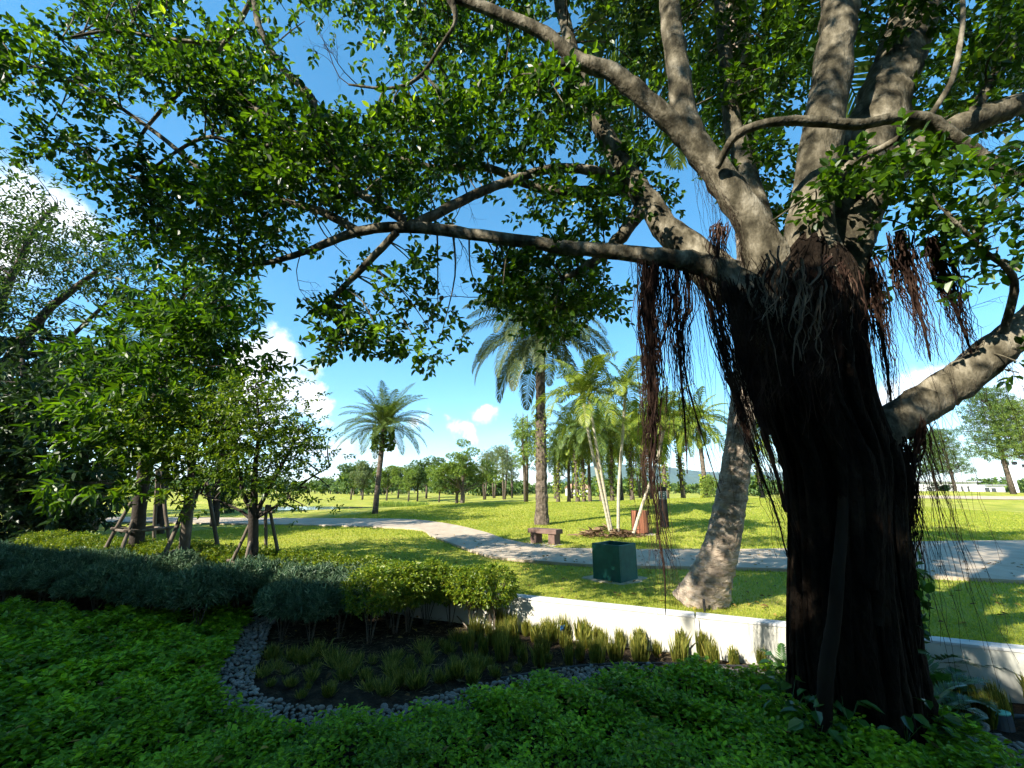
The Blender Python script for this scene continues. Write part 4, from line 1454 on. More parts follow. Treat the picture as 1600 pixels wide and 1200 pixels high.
def stake_tree_a():
    w = 8.2
    base = P(206, 905, w); base[2] = 0
    t = thing('staked_tree', 'broad-leaved tree with a straight dark trunk on four stakes, leftmost of the staked three', 'tree', base)
    keys = [(204, 930, w, 11), (212, 860, w, 10), (220, 780, w, 9), (230, 700, w, 8), (243, 630, w, 8), (262, 560, w, 6), (275, 500, w, 4), (290, 450, w, 2)]
    pts, rad = pxpath(keys, 4)
    b = Buf(); tube(b, pts, rad, 10, noise=.04); obj('trunk', b, M['darkbark'], t, smooth=True)
    br = Buf(); cr = Buf()
    blobs = [(300, 470, 70, 45, 7.8, .7, 1.3), (250, 500, 60, 45, 7.6, .7, 1.2), (360, 480, 50, 45, 8, .7, 1.0), (330, 540, 60, 40, 7.8, .8, 1.3), (230, 560, 70, 40, 7.4, .8, 1.2), (300, 590, 70, 35, 7.8, .8, 1.0), (180, 600, 60, 40, 7.2, .7, 1.0), (240, 640, 60, 40, 7.4, .7, 1.0), (150, 650, 55, 35, 7, .6, 1.0), (130, 700, 50, 30, 6.9, .5, .9), (200, 700, 60, 40, 7.2, .7, 1.0), (110, 745, 35, 20, 6.8, .4, .8), (170, 750, 50, 25, 7, .5, .8), (390, 530, 35, 30, 8.2, .5, .7), (205, 470, 25, 20, 7.6, .4, .6), (260, 700, 40, 40, 7.8, .6, .8), (290, 430, 40, 25, 7.8, .5, .9), (340, 450, 40, 30, 7.9, .5, 1.0), (290, 540, 70, 60, 8.4, .7, 1.2), (220, 610, 80, 50, 8.6, .7, 1.0), (370, 580, 50, 30, 8.4, .6, .9), (160, 560, 40, 40, 8.0, .6, .8)]
    px_crown(cr, blobs, 5.2, 8, .24, .17, .068, droop=.22, root_pts=pts[8:], brbuf=br)
    obj('crown', cr, M['broad'], t)
    obj('branches', br, M['darkbark'], t)['kind'] = 'stuff'
    stakes(t, base, 2.05, .74, 4, .98, .036, a0=.25)


def stake_tree_b():
    w = 7.3
    base = P(285, 915, w); base[2] = 0
    t = thing('staked_tree', 'young pale-trunked tree on three stakes with a low triangular rail, middle of the staked three', 'tree', base)
    keys = [(284, 935, w, 8), (288, 860, w, 7.5), (296, 780, w, 7), (300, 730, w, 5), (310, 670, w, 4), (320, 620, w, 2)]
    pts, rad = pxpath(keys, 4)
    b = Buf(); tube(b, pts, rad, 9, noise=.04); obj('trunk', b, M['stake'], t, smooth=True)
    br = Buf(); cr = Buf()
    blobs = [(300, 640, 50, 30, 7.2, .6, .9), (260, 670, 55, 35, 7, .6, 1.0), (330, 680, 50, 40, 7.2, .6, .9), (300, 720, 60, 35, 7.1, .6, 1.0), (240, 730, 35, 25, 7, .5, .7), (350, 720, 35, 30, 7.3, .5, .7), (290, 760, 45, 22, 7.1, .5, .7), (270, 790, 18, 12, 7, .3, .5), (280, 620, 60, 35, 7.4, .6, 1.0), (340, 640, 40, 35, 7.4, .6, 1.0), (225, 690, 40, 40, 7.2, .5, .9), (330, 740, 40, 30, 7.4, .5, .8)]
    px_crown(cr, blobs, 7.5, 8, .2, .105, .05, droop=.2, root_pts=pts[8:], brbuf=br)
    obj('crown', cr, M['copper'], t)
    obj('branches', br, M['darkbark'], t)['kind'] = 'stuff'
    stakes(t, base, 1.75, .66, 3, .70, .038, a0=-1.75)


def stake_tree_c():
    w = 6.7
    base = P(393, 925, w); base[2] = 0
    t = thing('staked_tree', 'bushy multi-stemmed tree with small leaves on crossed stakes, rightmost of the staked three', 'tree', base)
    b = Buf()
    pts, rad = pxpath([(392, 945, w, 9), (395, 870, w, 8), (396, 800, w, 7), (397, 770, w, 5)], 4)
    tube(b, pts, rad, 9, noise=.05)
    obj('trunk', b, M['darkbark'], t, smooth=True)
    allp = []
    for ks in ([(396, 800, w, 6), (398, 740, w, 4), (405, 670, w, 2.4), (400, 610, w, 1.2)], [(396, 805, w, 4), (380, 770, w, 3), (370, 720, w, 2), (345, 670, w, 1.2)], [(398, 805, w, 4), (420, 765, w, 3), (445, 720, w, 2), (470, 670, w, 1)], [(396, 812, w, 3), (440, 785, w, 2), (480, 750, w, 1.5), (515, 730, w, .8)], [(394, 812, w, 3), (370, 795, w, 2), (335, 780, w, 1.4), (310, 770, w, .8)]):
        p, r = pxpath(ks, 4, .1)
        allp.append(p)
        b = Buf(); tube(b, p, r, 7, noise=.05); obj('limb', b, M['darkbark'], t, smooth=True)
    br = Buf(); cr = Buf()
    blobs = [(400, 615, 45, 22, 6.6, .5, 1.2), (370, 650, 50, 30, 6.5, .5, 1.1), (430, 650, 45, 35, 6.7, .5, 1.1), (400, 690, 60, 35, 6.6, .6, 1.1), (460, 690, 40, 35, 6.7, .5, .9), (350, 710, 40, 35, 6.5, .5, .9), (430, 735, 60, 28, 6.6, .5, 1.0), (490, 730, 35, 25, 6.8, .4, .8), (370, 750, 45, 25, 6.5, .5, .9), (460, 770, 45, 20, 6.6, .4, .7), (510, 690, 16, 22, 6.8, .3, .5), (500, 770, 25, 14, 6.7, .3, .6), (470, 800, 22, 14, 6.6, .3, .5), (330, 680, 25, 30, 6.5, .4, .6), (420, 610, 30, 20, 6.6, .4, .9), (390, 640, 60, 35, 6.9, .5, 1.0), (440, 700, 55, 45, 6.9, .5, 1.0), (360, 690, 40, 40, 6.8, .4, 1.0), (400, 760, 50, 22, 6.5, .5, .8)]
    px_crown(cr, blobs, 15.5, 8, .14, .064, .034, droop=.1, root_pts=np.vstack(allp), brbuf=br)
    obj('crown', cr, M['copper'], t)
    obj('branches', br, M['darkbark'], t)['kind'] = 'stuff'
    stakes(t, base, 1.35, .56, 4, .62, .03, a0=.1)


stake_tree_a(); stake_tree_b(); stake_tree_c()

# ------------------------------------------------------------------ big trees at the left edge
def left_trees():
    # airy feathery tree
    base = np.array([-17.2, 15.5, float(ground_z(-17.2, 15.5))])
    t = thing('feathery_tree', 'tall airy tree with fine grey-green foliage at the left edge behind the staked trees', 'tree', base)
    w = 14.5
    limbs = [[(-20, 800, w, 14), (-5, 650, w, 12), (20, 560, w, 9), (70, 490, w, 6), (130, 440, w, 4), (170, 410, w, 2)], [(-5, 650, w, 9), (-20, 540, w, 8), (20, 430, w, 5), (60, 350, w, 3), (90, 320, w, 2)], [(20, 560, w, 6), (90, 540, w, 4), (160, 480, w, 2.5), (200, 440, w, 1.5)]]
    allp = []
    for i, ks in enumerate(limbs):
        p, r = pxpath(ks, 5, .1); allp.append(p)
        b = Buf(); tube(b, p, r, 8, noise=.04); obj('trunk' if i == 0 else 'limb', b, M['palmdark'], t, smooth=True)
    br, cr = Buf(), Buf()
    blobs = [(20, 250, 40, 30, 14.5, 1.5, .7), (30, 310, 60, 30, 14.5, 1.5, .8), (80, 350, 60, 30, 14, 1.5, .7), (20, 380, 60, 40, 14, 1.5, .9), (110, 395, 70, 30, 14, 1.5, .9), (170, 410, 50, 35, 14, 1.4, .9), (40, 440, 70, 35, 14, 1.5, 1.0), (120, 450, 60, 25, 13.6, 1.5, .8), (200, 440, 25, 25, 14, 1, .7), (30, 500, 60, 40, 13.6, 1.5, 1.1), (-80, 400, 80, 150, 14.5, 2, .8), (180, 370, 40, 18, 14, 1, .5)]
    px_crown(cr, blobs, 14, 9, .40, .16, .06, droop=.05, root_pts=np.vstack(allp), brbuf=br, flat=.5)
    obj('crown', cr, M['feather'], t)
    obj('branches', br, M['palmdark'], t)['kind'] = 'stuff'
    # dense dark masses
    specs = [('dense dark evergreen tree with drooping boughs at the far left, lowest in the shade', (25, 845), 11.5, [(20, 600, 70, 30, 11.5, 1.2, .9), (40, 650, 90, 45, 11.5, 1.3, 1.3), (30, 720, 90, 50, 11.5, 1.3, 1.6), (20, 790, 80, 45, 11.5, 1.2, 1.5), (-90, 700, 80, 120, 11.5, 1.5, 1.2), (90, 600, 40, 25, 11.5, 1, .7)], 'dense'),
             ('dark leafy tree between the evergreen and the first staked tree', (120, 835), 13.0, [(80, 560, 70, 40, 13.5, 1.2, .9), (150, 580, 60, 50, 13, 1.2, 1.0), (110, 640, 70, 45, 13, 1.3, 1.3), (130, 720, 60, 50, 13, 1.2, 1.5), (110, 790, 60, 40, 12.6, 1.1, 1.6), (60, 545, 60, 30, 13.5, 1, .8), (170, 770, 30, 30, 13, .8, 1.1)], 'dense')]
    specs += [('tall dark tree directly behind the first staked tree, its crown merging with it', (248, 830), 14.0, [(230, 470, 50, 40, 14, 1.2, 1.2), (280, 520, 60, 45, 14, 1.2, 1.3), (210, 560, 50, 45, 14, 1.2, 1.2), (270, 610, 70, 45, 14, 1.2, 1.3), (220, 660, 50, 40, 14, 1.1, 1.1), (300, 460, 40, 35, 14, 1, 1.0)], 'feather'),
              ('slim dark tree behind the middle staked tree, half hidden by its leaves', (335, 822), 17.0, [(340, 520, 40, 40, 17, 1.3, 1.1), (320, 590, 45, 45, 17, 1.3, 1.2), (350, 640, 35, 40, 17, 1.2, 1.0), (300, 640, 35, 35, 17, 1.2, 1.0)], 'feather')]
    for lab, (bx, by), w, bl, m in specs:
        bs = at_depth(bx, w)
        t = thing('evergreen_tree', lab, 'tree', bs)
        top = P(bx + 10, 560, w)
        pp = smooth_path([bs - [0, 0, .1], (bs + top) / 2 + [.15, 0, 0], top], 6)
        b = Buf(); tube(b, pp, np.linspace(.16, .04, len(pp)), 8, noise=.05); obj('trunk', b, M['darkbark'], t, smooth=True)
        br, cr = Buf(), Buf()
        px_crown(cr, bl, 9.5, 8, .34, .24, .10, droop=.3, root_pts=pp, brbuf=br)
        obj('crown', cr, M[m], t)
        obj('branches', br, M['darkbark'], t)['kind'] = 'stuff'
    # trees further left that shade the lawn (only their shadows reach the picture)
    for x, y, h, lab_ in ((-21, 9, 10, 'leafy shade tree out of frame nearest the staked trees'), (-27, 17, 12, 'tallest leafy shade tree out of frame beside the path'), (-31, 26, 11, 'leafy shade tree out of frame farthest along the path'), (-26, 3, 10, 'leafy shade tree out of frame close to the hotel')):
        bs = np.array([x, y, float(ground_z(x, y))])
        t = thing('garden_tree', lab_, 'tree', bs)
        b = Buf(); tube(b, [bs - [0, 0, .1], bs + [.2, 0, h * .35], bs + [0, .2, h * .8]], [.25, .2, .06], 8); obj('trunk', b, M['darkbark'], t, smooth=True)
        cr = Buf()
        for k in range(9):
            c = bs + [RNG.normal(0, 1.9), RNG.normal(0, 1.9), h * RNG.uniform(.45, .95)]
            q, d = in_ellipsoid(c, (1.5, 1.5, .9), 110, .3)
            twigs(cr, q, norm(d), 6, .5, .34, .16)
        obj('crown', cr, M['dense'], t)


left_trees()

# ------------------------------------------------------------------ palms
def frond_mesh(name, L, e0, bend, nl, ll, lw, hang, mat, seed, vshape=.35):
    """pinnate frond leaving the origin along +X at elevation e0, arching by bend radians"""
    global RNG
    keep = RNG
    RNG = np.random.default_rng(seed)
    b = Buf()
    n = 14
    pts = [np.zeros(3)]
    for i in range(n):
        t = (i + .5) / n
        e = e0 - bend * t ** 1.3
        pts.append(pts[-1] + np.array([math.cos(e), 0, math.sin(e)]) * L / n)
    pts = np.array(pts)
    tube(b, pts, np.linspace(.022, .004, n + 1) * (L / 3), 5, cap=False)
    T = norm(np.gradient(pts, axis=0))
    f = np.linspace(.14, .995, nl)
    idx = f * n
    B = np.column_stack([np.interp(idx, np.arange(n + 1), pts[:, k]) for k in range(3)])
    Tt = norm(np.column_stack([np.interp(idx, np.arange(n + 1), T[:, k]) for k in range(3)]))
    prof = np.sin(np.pi * np.clip(f * .9 + .12, 0, 1)) ** .6
    for sgn in (-1, 1):
        side = np.tile([0., sgn, 0.], (nl, 1))
        nrm = np.cross(side, Tt) * sgn * -1
        nrm = norm(np.where(nrm[:, 2:3] < 0, -nrm, nrm))
        D = norm(Tt * (.45 + .5 * f[:, None]) + side + nrm * vshape + RNG.normal(0, .07, (nl, 3)))
        Dh = D.copy(); Dh[:, 2] -= hang
        Dh = norm(Dh)
        l = ll * prof * RNG.uniform(.85, 1.1, nl)
        mid = B + D * (l * .5)[:, None]
        tip = mid + norm(Dh - np.array([0, 0, hang * .5])) * (l * .5)[:, None]
        wv = norm(np.cross(D, nrm)) * lw
        V = np.stack([B - wv * .4, B + wv * .4, mid + wv, mid - wv, tip + wv * .12, tip - wv * .12], 1).reshape(-1, 3)
        k = np.arange(nl)[:, None] * 6
        b.add(V, np.concatenate([k + [0, 1, 2, 3], k + [3, 2, 4, 5]], 1).reshape(-1, 4))
    V, Q = b.arrays()
    RNG = keep
    me = mesh_data(name, V, Q)
    me.materials.append(mat)
    return me


def frond_set(L, nl, ll, lw, mat, droopy=1.0, hang=.5, seed=0):
    out = []
    for i, (e, bd) in enumerate([(1.35, .7), (1.1, 1.1), (.8, 1.45), (.5, 1.6), (.2, 1.55), (-.15, 1.3), (-.5, 1.0)]):
        out.append(frond_mesh('frond', L, e, bd * droopy, nl, ll, lw, hang, mat, seed + i))
    return out


FS_BIG = frond_set(3.7, 82, .76, .019, M['frond_dark'], 1.05, .85, 100)
FS_MID = frond_set(3.2, 64, .60, .016, M['frond'], .85, .4, 120)
FS_GOLD = frond_set(1.9, 46, .52, .018, M['frond_gold'], 1.15, .55, 140)
FS_FAR = frond_set(3.0, 36, .75, .032, M['frond'], 1.05, .6, 160)
FS_FARG = frond_set(2.8, 36, .75, .034, M['frond_gold'], 1.15, .6, 180)
FS_COCO = frond_set(3.6, 50, .8, .03, M['frond'], 1.0, .6, 200)


def crown_of_fronds(root, top, fs, n, lo=0, hi=6, scale=1.0, tilt=(0, 0)):
    base = LOC[root.name]
    for k in range(n):
        q = k / max(1, n - 1)
        lvl = int(round(lo + (hi - lo) * q))
        o = bpy.data.objects.new('frond', fs[lvl])
        C.objects.link(o)
        o.parent = root
        o.location = Vector(np.asarray(top) - base)
        o.rotation_euler = (RNG.normal(0, .06), RNG.normal(0, .06), k * 2.39996 + RNG.uniform(-.15, .15))
        s = scale * RNG.uniform(.9, 1.08)
        o.scale = (s, s, s)


def ivy_on(root, pts, rad, n, L=.14, lo=0, hi=1, mat='ivy', out=.10):
    b = Buf()
    i = RNG.uniform(lo, hi, n) * (len(pts) - 1)
    B = np.column_stack([np.interp(i, np.arange(len(pts)), pts[:, k]) for k in range(3)])
    r = np.interp(i, np.arange(len(pts)), rad)
    a = RNG.uniform(0, 6.28, n)
    O = np.column_stack([np.cos(a), np.sin(a), np.zeros(n)])
    B = B + O * (r + RNG.uniform(0, out, n))[:, None]
    leaves(b, B, norm(O + RNG.normal(0, .5, (n, 3)) - [0, 0, .5]), O + RNG.normal(0, .4, (n, 3)), L * RNG.uniform(.7, 1.2, n), L * .7)
    obj('ivy', b, M[mat], root)['kind'] = 'stuff'


def palm(name, label, base, h, r0, r1, fs, nfr, bark, lean=(0, 0), lo=0, hi=6, scale=1.0, group=None, ivy=0, ivy_rng=(.2, .95), flare=1.25, ivyL=.14, rings=0):
    base = np.asarray(base, float)
    t = thing(name, label, 'palm', base, group)
    n = 40 if rings else 16
    q = np.linspace(0, 1, n)
    pts = base + np.column_stack([lean[0] * q ** 1.4, lean[1] * q ** 1.4, h * q - .08 * (q == 0)])
    rad = r0 + (r1 - r0) * q + r0 * (flare - 1) * np.exp(-q * 14)
    if rings:
        rad = rad * (1 + .05 * ((np.arange(n) % 2) * 2 - 1))
    b = Buf(); tube(b, pts, rad, 12, noise=.05)
    obj('trunk', b, bark, t, smooth=not rings)
    crown_of_fronds(t, pts[-1], fs, nfr, lo, hi, scale)
    if ivy:
        ivy_on(t, pts, rad, ivy, ivyL, *ivy_rng)
    return t, pts, rad


def palms():
    # tall palm by the bench
    base = GT(847, 820)
    w = base[1] * math.cos(PITCH) + (base[2] - CAM_H) * math.sin(PITCH)
    k = w / 18.0
    top = P(849, 490, w)
    t, pts, rad = palm('tall_palm', 'tall dark-trunked palm with drooping feathery crown standing behind the bench', base, top[2] - base[2], .27 * k, .21 * k, FS_BIG, 44, M['palmdark'], (top[0] - base[0], 0), 0, 6, k * 1.2, rings=1)
    ivy_on(t, pts, rad, 260, .09, .30, .55, 'ivy', .03)
    # palm by the pond
    base = GT(586, 803)
    w = base[1] * math.cos(PITCH) + (base[2] - CAM_H) * math.sin(PITCH)
    k = w / 24.6
    top = P(590, 662, w)
    top_r_ = .15 * k
    t, pts, rad = palm('feather_palm', 'smaller feather palm with upright fronds standing alone by the pond', base, top[2] - base[2], top_r_, top_r_ * 1.1, FS_MID, 50, M['palmdark'], (top[0] - base[0], 0), 0, 5, k * 1.0)
    ivy_on(t, pts, np.maximum(rad, .3), 500, .2, .72, 1.0, 'far_b', .25)
    # leaning coconut trunk beside the wall
    base = GT(1098, 942)
    t = thing('leaning_coconut_palm', 'leaning ringed coconut palm trunk rising beside the wall behind the banyan', 'palm', base)
    w = base[1] * math.cos(PITCH) + (base[2] - CAM_H) * math.sin(PITCH)
    K = smooth_path([(1094, 948, w, 42), (1110, 905, w, 31), (1128, 850, w, 25), (1142, 780, w, 22), (1154, 700, w, 20), (1163, 620, w, 19), (1168, 540, w, 18), (1170, 420, w, 17), (1166, 280, w, 17), (1158, 120, w, 17), (1148, -40, w, 17), (1140, -140, w, 17)], 12)
    pts = np.array([P(a, b_, c) for a, b_, c, h in K]); rad = np.array([h * c / F for a, b_, c, h in K])
    rad = rad * (1 + .014 * (((np.arange(len(K)) // 1) % 2) * 2 - 1))
    b = Buf(); tube(b, pts, rad, 26, noise=.016, flute=(.03, 6, 0), twist=True)
    obj('trunk', b, M['cocobark'], t)
    crown_of_fronds(t, pts[-1], FS_COCO, 20, 0, 5, 1.0)
    for az, lv in ((2.9, 6), (2.2, 6), (.4, 6)):
        o = bpy.data.objects.new('frond', FS_COCO[lv]); C.objects.link(o); o.parent = t
        o.location = Vector(pts[-1] - base); o.rotation_euler = (0, 0, az)
    dead = frond_mesh('dead_frond', 2.6, -.9, .55, 44, .6, .02, .9, M['frond_dead'], 333)
    o = link('dead_frond', dead, None, t); o.location = Vector(pts[-1] - base); o.rotation_euler = (0, 0, -.7)
    # many-stemmed slender palm on its mound of cut leaves
    base = GT(966, 838)
    w = base[1] * math.cos(PITCH) + (base[2] - CAM_H) * math.sin(PITCH)
    t = thing('clumping_palm', 'slender pale-stemmed clumping palm splaying from a mound of cut leaves by the path', 'palm', base)
    stems = [([(955, 838, w, 2.6), (940, 770, w, 2.4), (922, 690, w, 2.2), (912, 630, w, 2.2)], M['palewood'], 15, 1.0), ([(957, 838, w, 2.4), (945, 770, w, 2.2), (931, 690, w, 2.0), (921, 625, w, 2)], M['palewood'], 8, .9),
             ([(966, 836, w, 2.6), (967, 760, w, 2.5), (973, 680, w, 2.3), (977, 615, w, 2.6)], M['palewood'], 14, .8), ([(988, 840, w, 2.8), (1005, 785, w, 2.6), (1024, 730, w, 2.4), (1037, 672, w, 2.4)], M['palewood'], 12, .85)]
    for ks, m, nf, sc in stems:
        p, r = pxpath(ks, 5)
        b = Buf(); tube(b, p, r, 8, noise=.03); obj('stem', b, m, t, smooth=True)
        b = Buf(); tube(b, [p[-1], p[-1] + (p[-1] - p[-3]) * .9 + [0, 0, .2]], [r[-1] * 1.5, r[-1]], 8); obj('crownshaft', b, M['far_a'], t, smooth=True)
        crown_of_fronds(t, p[-1] + [0, 0, .15], FS_GOLD, nf, 0, 5, sc)
    # mound of debris at its foot
    b = Buf()
    n = 260
    r = RNG.random(n) ** .6
    a = RNG.uniform(0, 6.28, n)
    B = base + np.column_stack([np.cos(a) * r * 1.0 - .25, np.sin(a) * r * .5, .22 * (1 - r) + .02])
    a2 = RNG.uniform(0, 6.28, n)
    leaves(b, B, np.column_stack([np.cos(a2), np.sin(a2) * .6, RNG.normal(0, .25, n)]), UP + RNG.normal(0, .4, (n, 3)), RNG.uniform(.15, .5, n), RNG.uniform(.03, .08, n))
    o = obj('cut_leaves', b, M['mulch'], None, origin=base)
    tag(o, 'low mound of brown cut palm leaves round the clumping palm stems', 'leaf pile', kind='stuff')
    # one golden rosette growing at the foot
    yg = thing('young_palm', 'low yellow-green rosette of young fronds left of the leaf mound', 'plant', base + [-.42, .1, .02])
    crown_of_fronds(yg, base + [-.42, .1, .05], FS_GOLD, 9, 1, 3, .28)
    # the grove beyond: ivy-clad palms, each with its place
    grove = [(872, 44, 700, 'far', 'leaning ivy-clad palm just right of the tall dark palm', .9), (889, 48, 715, 'far', 'thin bare-trunked palm between two ivy-clad palms', .8), (913, 42, 690, 'gold', 'palm with yellow ivy halfway up its trunk behind the slender stems', 1), (922, 46, 705, 'far', 'dark thin-trunked palm behind the slender pale stems', .9),
             (941, 36, 668, 'far', 'full-crowned palm with hanging ivy right behind the slender pale stems', 1.1), (972, 47, 690, 'far', 'straight dark-trunked palm behind the single pale stem', 1), (988, 38, 672, 'gold', 'ivy-wrapped palm between the single pale stem and the number post', 1.15), (1019, 44, 690, 'far', 'bare dark palm just left of the number post', 1.0),
             (1042, 37, 655, 'gold', 'leaning palm with yellowing crown just right of the number post', 1.15), (1104, 34, 655, 'gold', 'palm with golden crown and an ivy foot left of the leaning coconut trunk', 1.1), (1192, 40, 690, 'gold', 'palm half hidden between the coconut trunk and the banyan', 1.0), (868, 60, 712, 'far', 'distant short palm behind the tall dark palm', .9), (903, 39, 672, 'far', 'feathery palm filling the gap left of the slender pale stems', 1.1), (957, 41, 676, 'gold', 'yellowish palm between the twin and single pale stems', 1.1), (1008, 40, 668, 'gold', 'yellow-green palm crown above the litter bin', 1.15), (1068, 39, 664, 'gold', 'bright palm crown seen through the hanging roots', 1.1)]
    for i, (px, w, ytop, kind, lab, sc) in enumerate(grove):
        base = at_depth(px, w)
        top = P(px + RNG.uniform(-4, 4), ytop, w)
        h = top[2] - base[2]
        lean = RNG.normal(0, .25)
        palm('grove_palm', lab, base, h, .20, .15, FS_FARG if kind == 'gold' else FS_FAR, 28, M['palmdark'], (lean, 0), 0, 6, sc * 1.12, 'palms in the grove across the lawn', ivy=0 if i in (1, 3, 5, 7) else 260, ivy_rng=(.1, .95) if i != 9 else (.0, .3), ivyL=.24)
    # dark date palm at the far left
    base = at_depth(140, 15.5)
    top = P(150, 560, 15.5)
    palm('date_palm', 'dark date palm with stiff upright fronds rising behind the trees at the left', base, top[2] - base[2], .2, .2, FS_MID, 24, M['palmdark'], (0, 0), 0, 4, .85)


M['mulch'] = leafmat('cut_palm_leaf', (.10, .06, .035), (.30, .20, .12), .1, (1.2, 1, .8), .8, .2)
palms()

# ------------------------------------------------------------------ things on the lawn
def planter():
    p = G(962, 905, LAWN_Z)
    root = thing('planter_box', 'square dark green planter box standing empty on the grass by the path', 'planter', p)
    a = math.radians(-46)
    s, h, th = .255, .55, .03
    w = p[1]
    Mx = rotz(a, p)
    for nm, lo, hi in (('side_panel', (-s, -s, .0), (s, -s + th, h)), ('side_panel', (-s, s - th, .0), (s, s, h)), ('side_panel', (-s, -s + th + .002, .0), (-s + th, s - th - .002, h - .002)), ('side_panel', (s - th, -s + th + .002, .0), (s, s - th - .002, h - .002))):
        b = Buf(); box(b, lo, hi, Mx); bevel(obj(nm, b, M['green_box'], root), .006)
    b = Buf(); box(b, (-s + th + .003, -s + th + .003, .02), (s - th - .003, s - th - .003, .2), Mx); obj('soil_fill', b, M['soil'], root)
    b = Buf()
    ang = np.linspace(0, 2 * np.pi, 28, endpoint=False)
    rr = .43 * (1 + .12 * np.sin(3 * ang) + .07 * np.sin(7 * ang))
    top = p + np.column_stack([rr * np.cos(ang) * 1.1, rr * np.sin(ang) * .8, np.full(28, .012)])
    bot = p + np.column_stack([rr * 1.1 * np.cos(ang) * 1.1, rr * 1.1 * np.sin(ang) * .8, np.full(28, -.02)])
    cen = p + np.column_stack([.02 * np.cos(ang), .02 * np.sin(ang), np.full(28, .014)])
    i = np.arange(28); j = (i + 1) % 28
    b.add(np.vstack([bot, top, cen]), np.vstack([np.stack([i, j, j + 28, i + 28], 1), np.stack([i + 28, j + 28, j + 56, i + 56], 1)]))
    tag(obj('bare_patch', b, M['sand'], origin=p), kind='structure')


def bench():
    p = GT(852, 850)
    root = thing('stone_bench', 'small reddish stone bench on two block legs beside the path', 'bench', p)
    a = math.radians(-36)
    Mx = rotz(a, p)
    k = p[1] / 12.2
    L, D, H = .46 * k, .19 * k, .40 * k
    b = Buf(); box(b, (-L, -D, H - .12 * k), (L, D, H), Mx); bevel(obj('seat', b, M['bench'], root), .012)
    for x in (-L + .17 * k, L - .17 * k):
        b = Buf(); box(b, (x - .10 * k, -D + .03, -.05), (x + .10 * k, D - .03, H - .122 * k), Mx); bevel(obj('leg', b, M['bench'], root), .01)
    b = Buf(); box(b, (-L - .05, -D - .22, -.1), (L + .02, D - .05, .012), Mx)
    tag(obj('paving_slab', b, M['concrete'], origin=p), kind='structure')


def slat_bin():
    p = GT(1001, 834)
    root = thing('litter_bin', 'round litter bin clad in upright reddish wooden slats on the lawn', 'bin', p)
    w = p[1]
    r = 12.2 * w / F; h = 33 * w / F
    n = 18
    for k in range(n):
        a = 2 * np.pi * k / n
        b = Buf(); box(b, (r - .035, -np.pi * r / n * .90, .03), (r, np.pi * r / n * .90, h + RNG.uniform(-.006, .006)), rotz(a, p))
        bevel(obj('slat', b, M['binwood'], root), .006, 1)
    b = Buf(); q = np.array([p + [0, 0, .0], p + [0, 0, h * .9]]); tube(b, q, r - .045, 20); obj('liner', b, M['black'], root, smooth=False)
    b = Buf()
    box(b, (-r - .25, -r - .2, -.06), (r + .12, r + .15, .014), rotz(.1, p))
    tag(obj('paving_slab', b, M['concrete'], origin=p), kind='structure')


def number_post():
    p = GT(1039, 824)
    root = thing('number_post', 'dark upright marker post carrying a plate with the number 13', 'marker post', p)
    w = p[1]
    hw = 5.6 * w / F; h = 58 * w / F
    Mx = rotz(-.12, p)
    b = Buf(); box(b, (-hw, -hw * .7, -.05), (hw, hw * .7, h * .985), Mx); bevel(obj('post', b, M['black'], root), .01)
    b = Buf(); box(b, (-hw * 1.04, -hw * .76, h * .9), (hw * 1.04, hw * .76, h), Mx); bevel(obj('cap', b, M['black'], root), .01)
    z0, z1 = h * .70, h * .885
    b = Buf(); box(b, (-hw * .9, -hw * .7 - .012, z0), (hw * .9, -hw * .7 - .001, z1), Mx)
    pl = obj('number_plate', b, M['plate'], root)
    b = Buf()
    y = -hw * .7 - .0165
    t = .012
    for (x0, x1, a0, a1) in ((-hw * .92, hw * .92, z0, z0 + t), (-hw * .92, hw * .92, z1 - t, z1), (-hw * .92, -hw * .92 + t, z0 + t, z1 - t), (hw * .92 - t, hw * .92, z0 + t, z1 - t)):
        box(b, (x0, y, a0), (x1, y + .004, a1), Mx)
    obj('plate_rim', b, M['plate_text'], pl)
    H = z1 - z0
    b = Buf(); s = hw
    box(b, (-.42 * s, y, z0 + .18 * H), (-.26 * s, y + .004, z1 - .18 * H), Mx)
    box(b, (-.56 * s, y, z1 - .34 * H), (-.43 * s, y + .004, z1 - .24 * H), Mx)
    obj('numeral_one', b, M['plate_text'], pl)
    b = Buf()
    for a0 in (.18, .45, .72):
        box(b, (.02 * s, y, z0 + a0 * H), (.42 * s, y + .004, z0 + (a0 + .10) * H), Mx)
    box(b, (.43 * s, y, z0 + .18 * H), (.58 * s, y + .004, z0 + .82 * H), Mx)
    obj('numeral_three', b, M['plate_text'], pl)


planter(); bench(); slat_bin(); number_post()


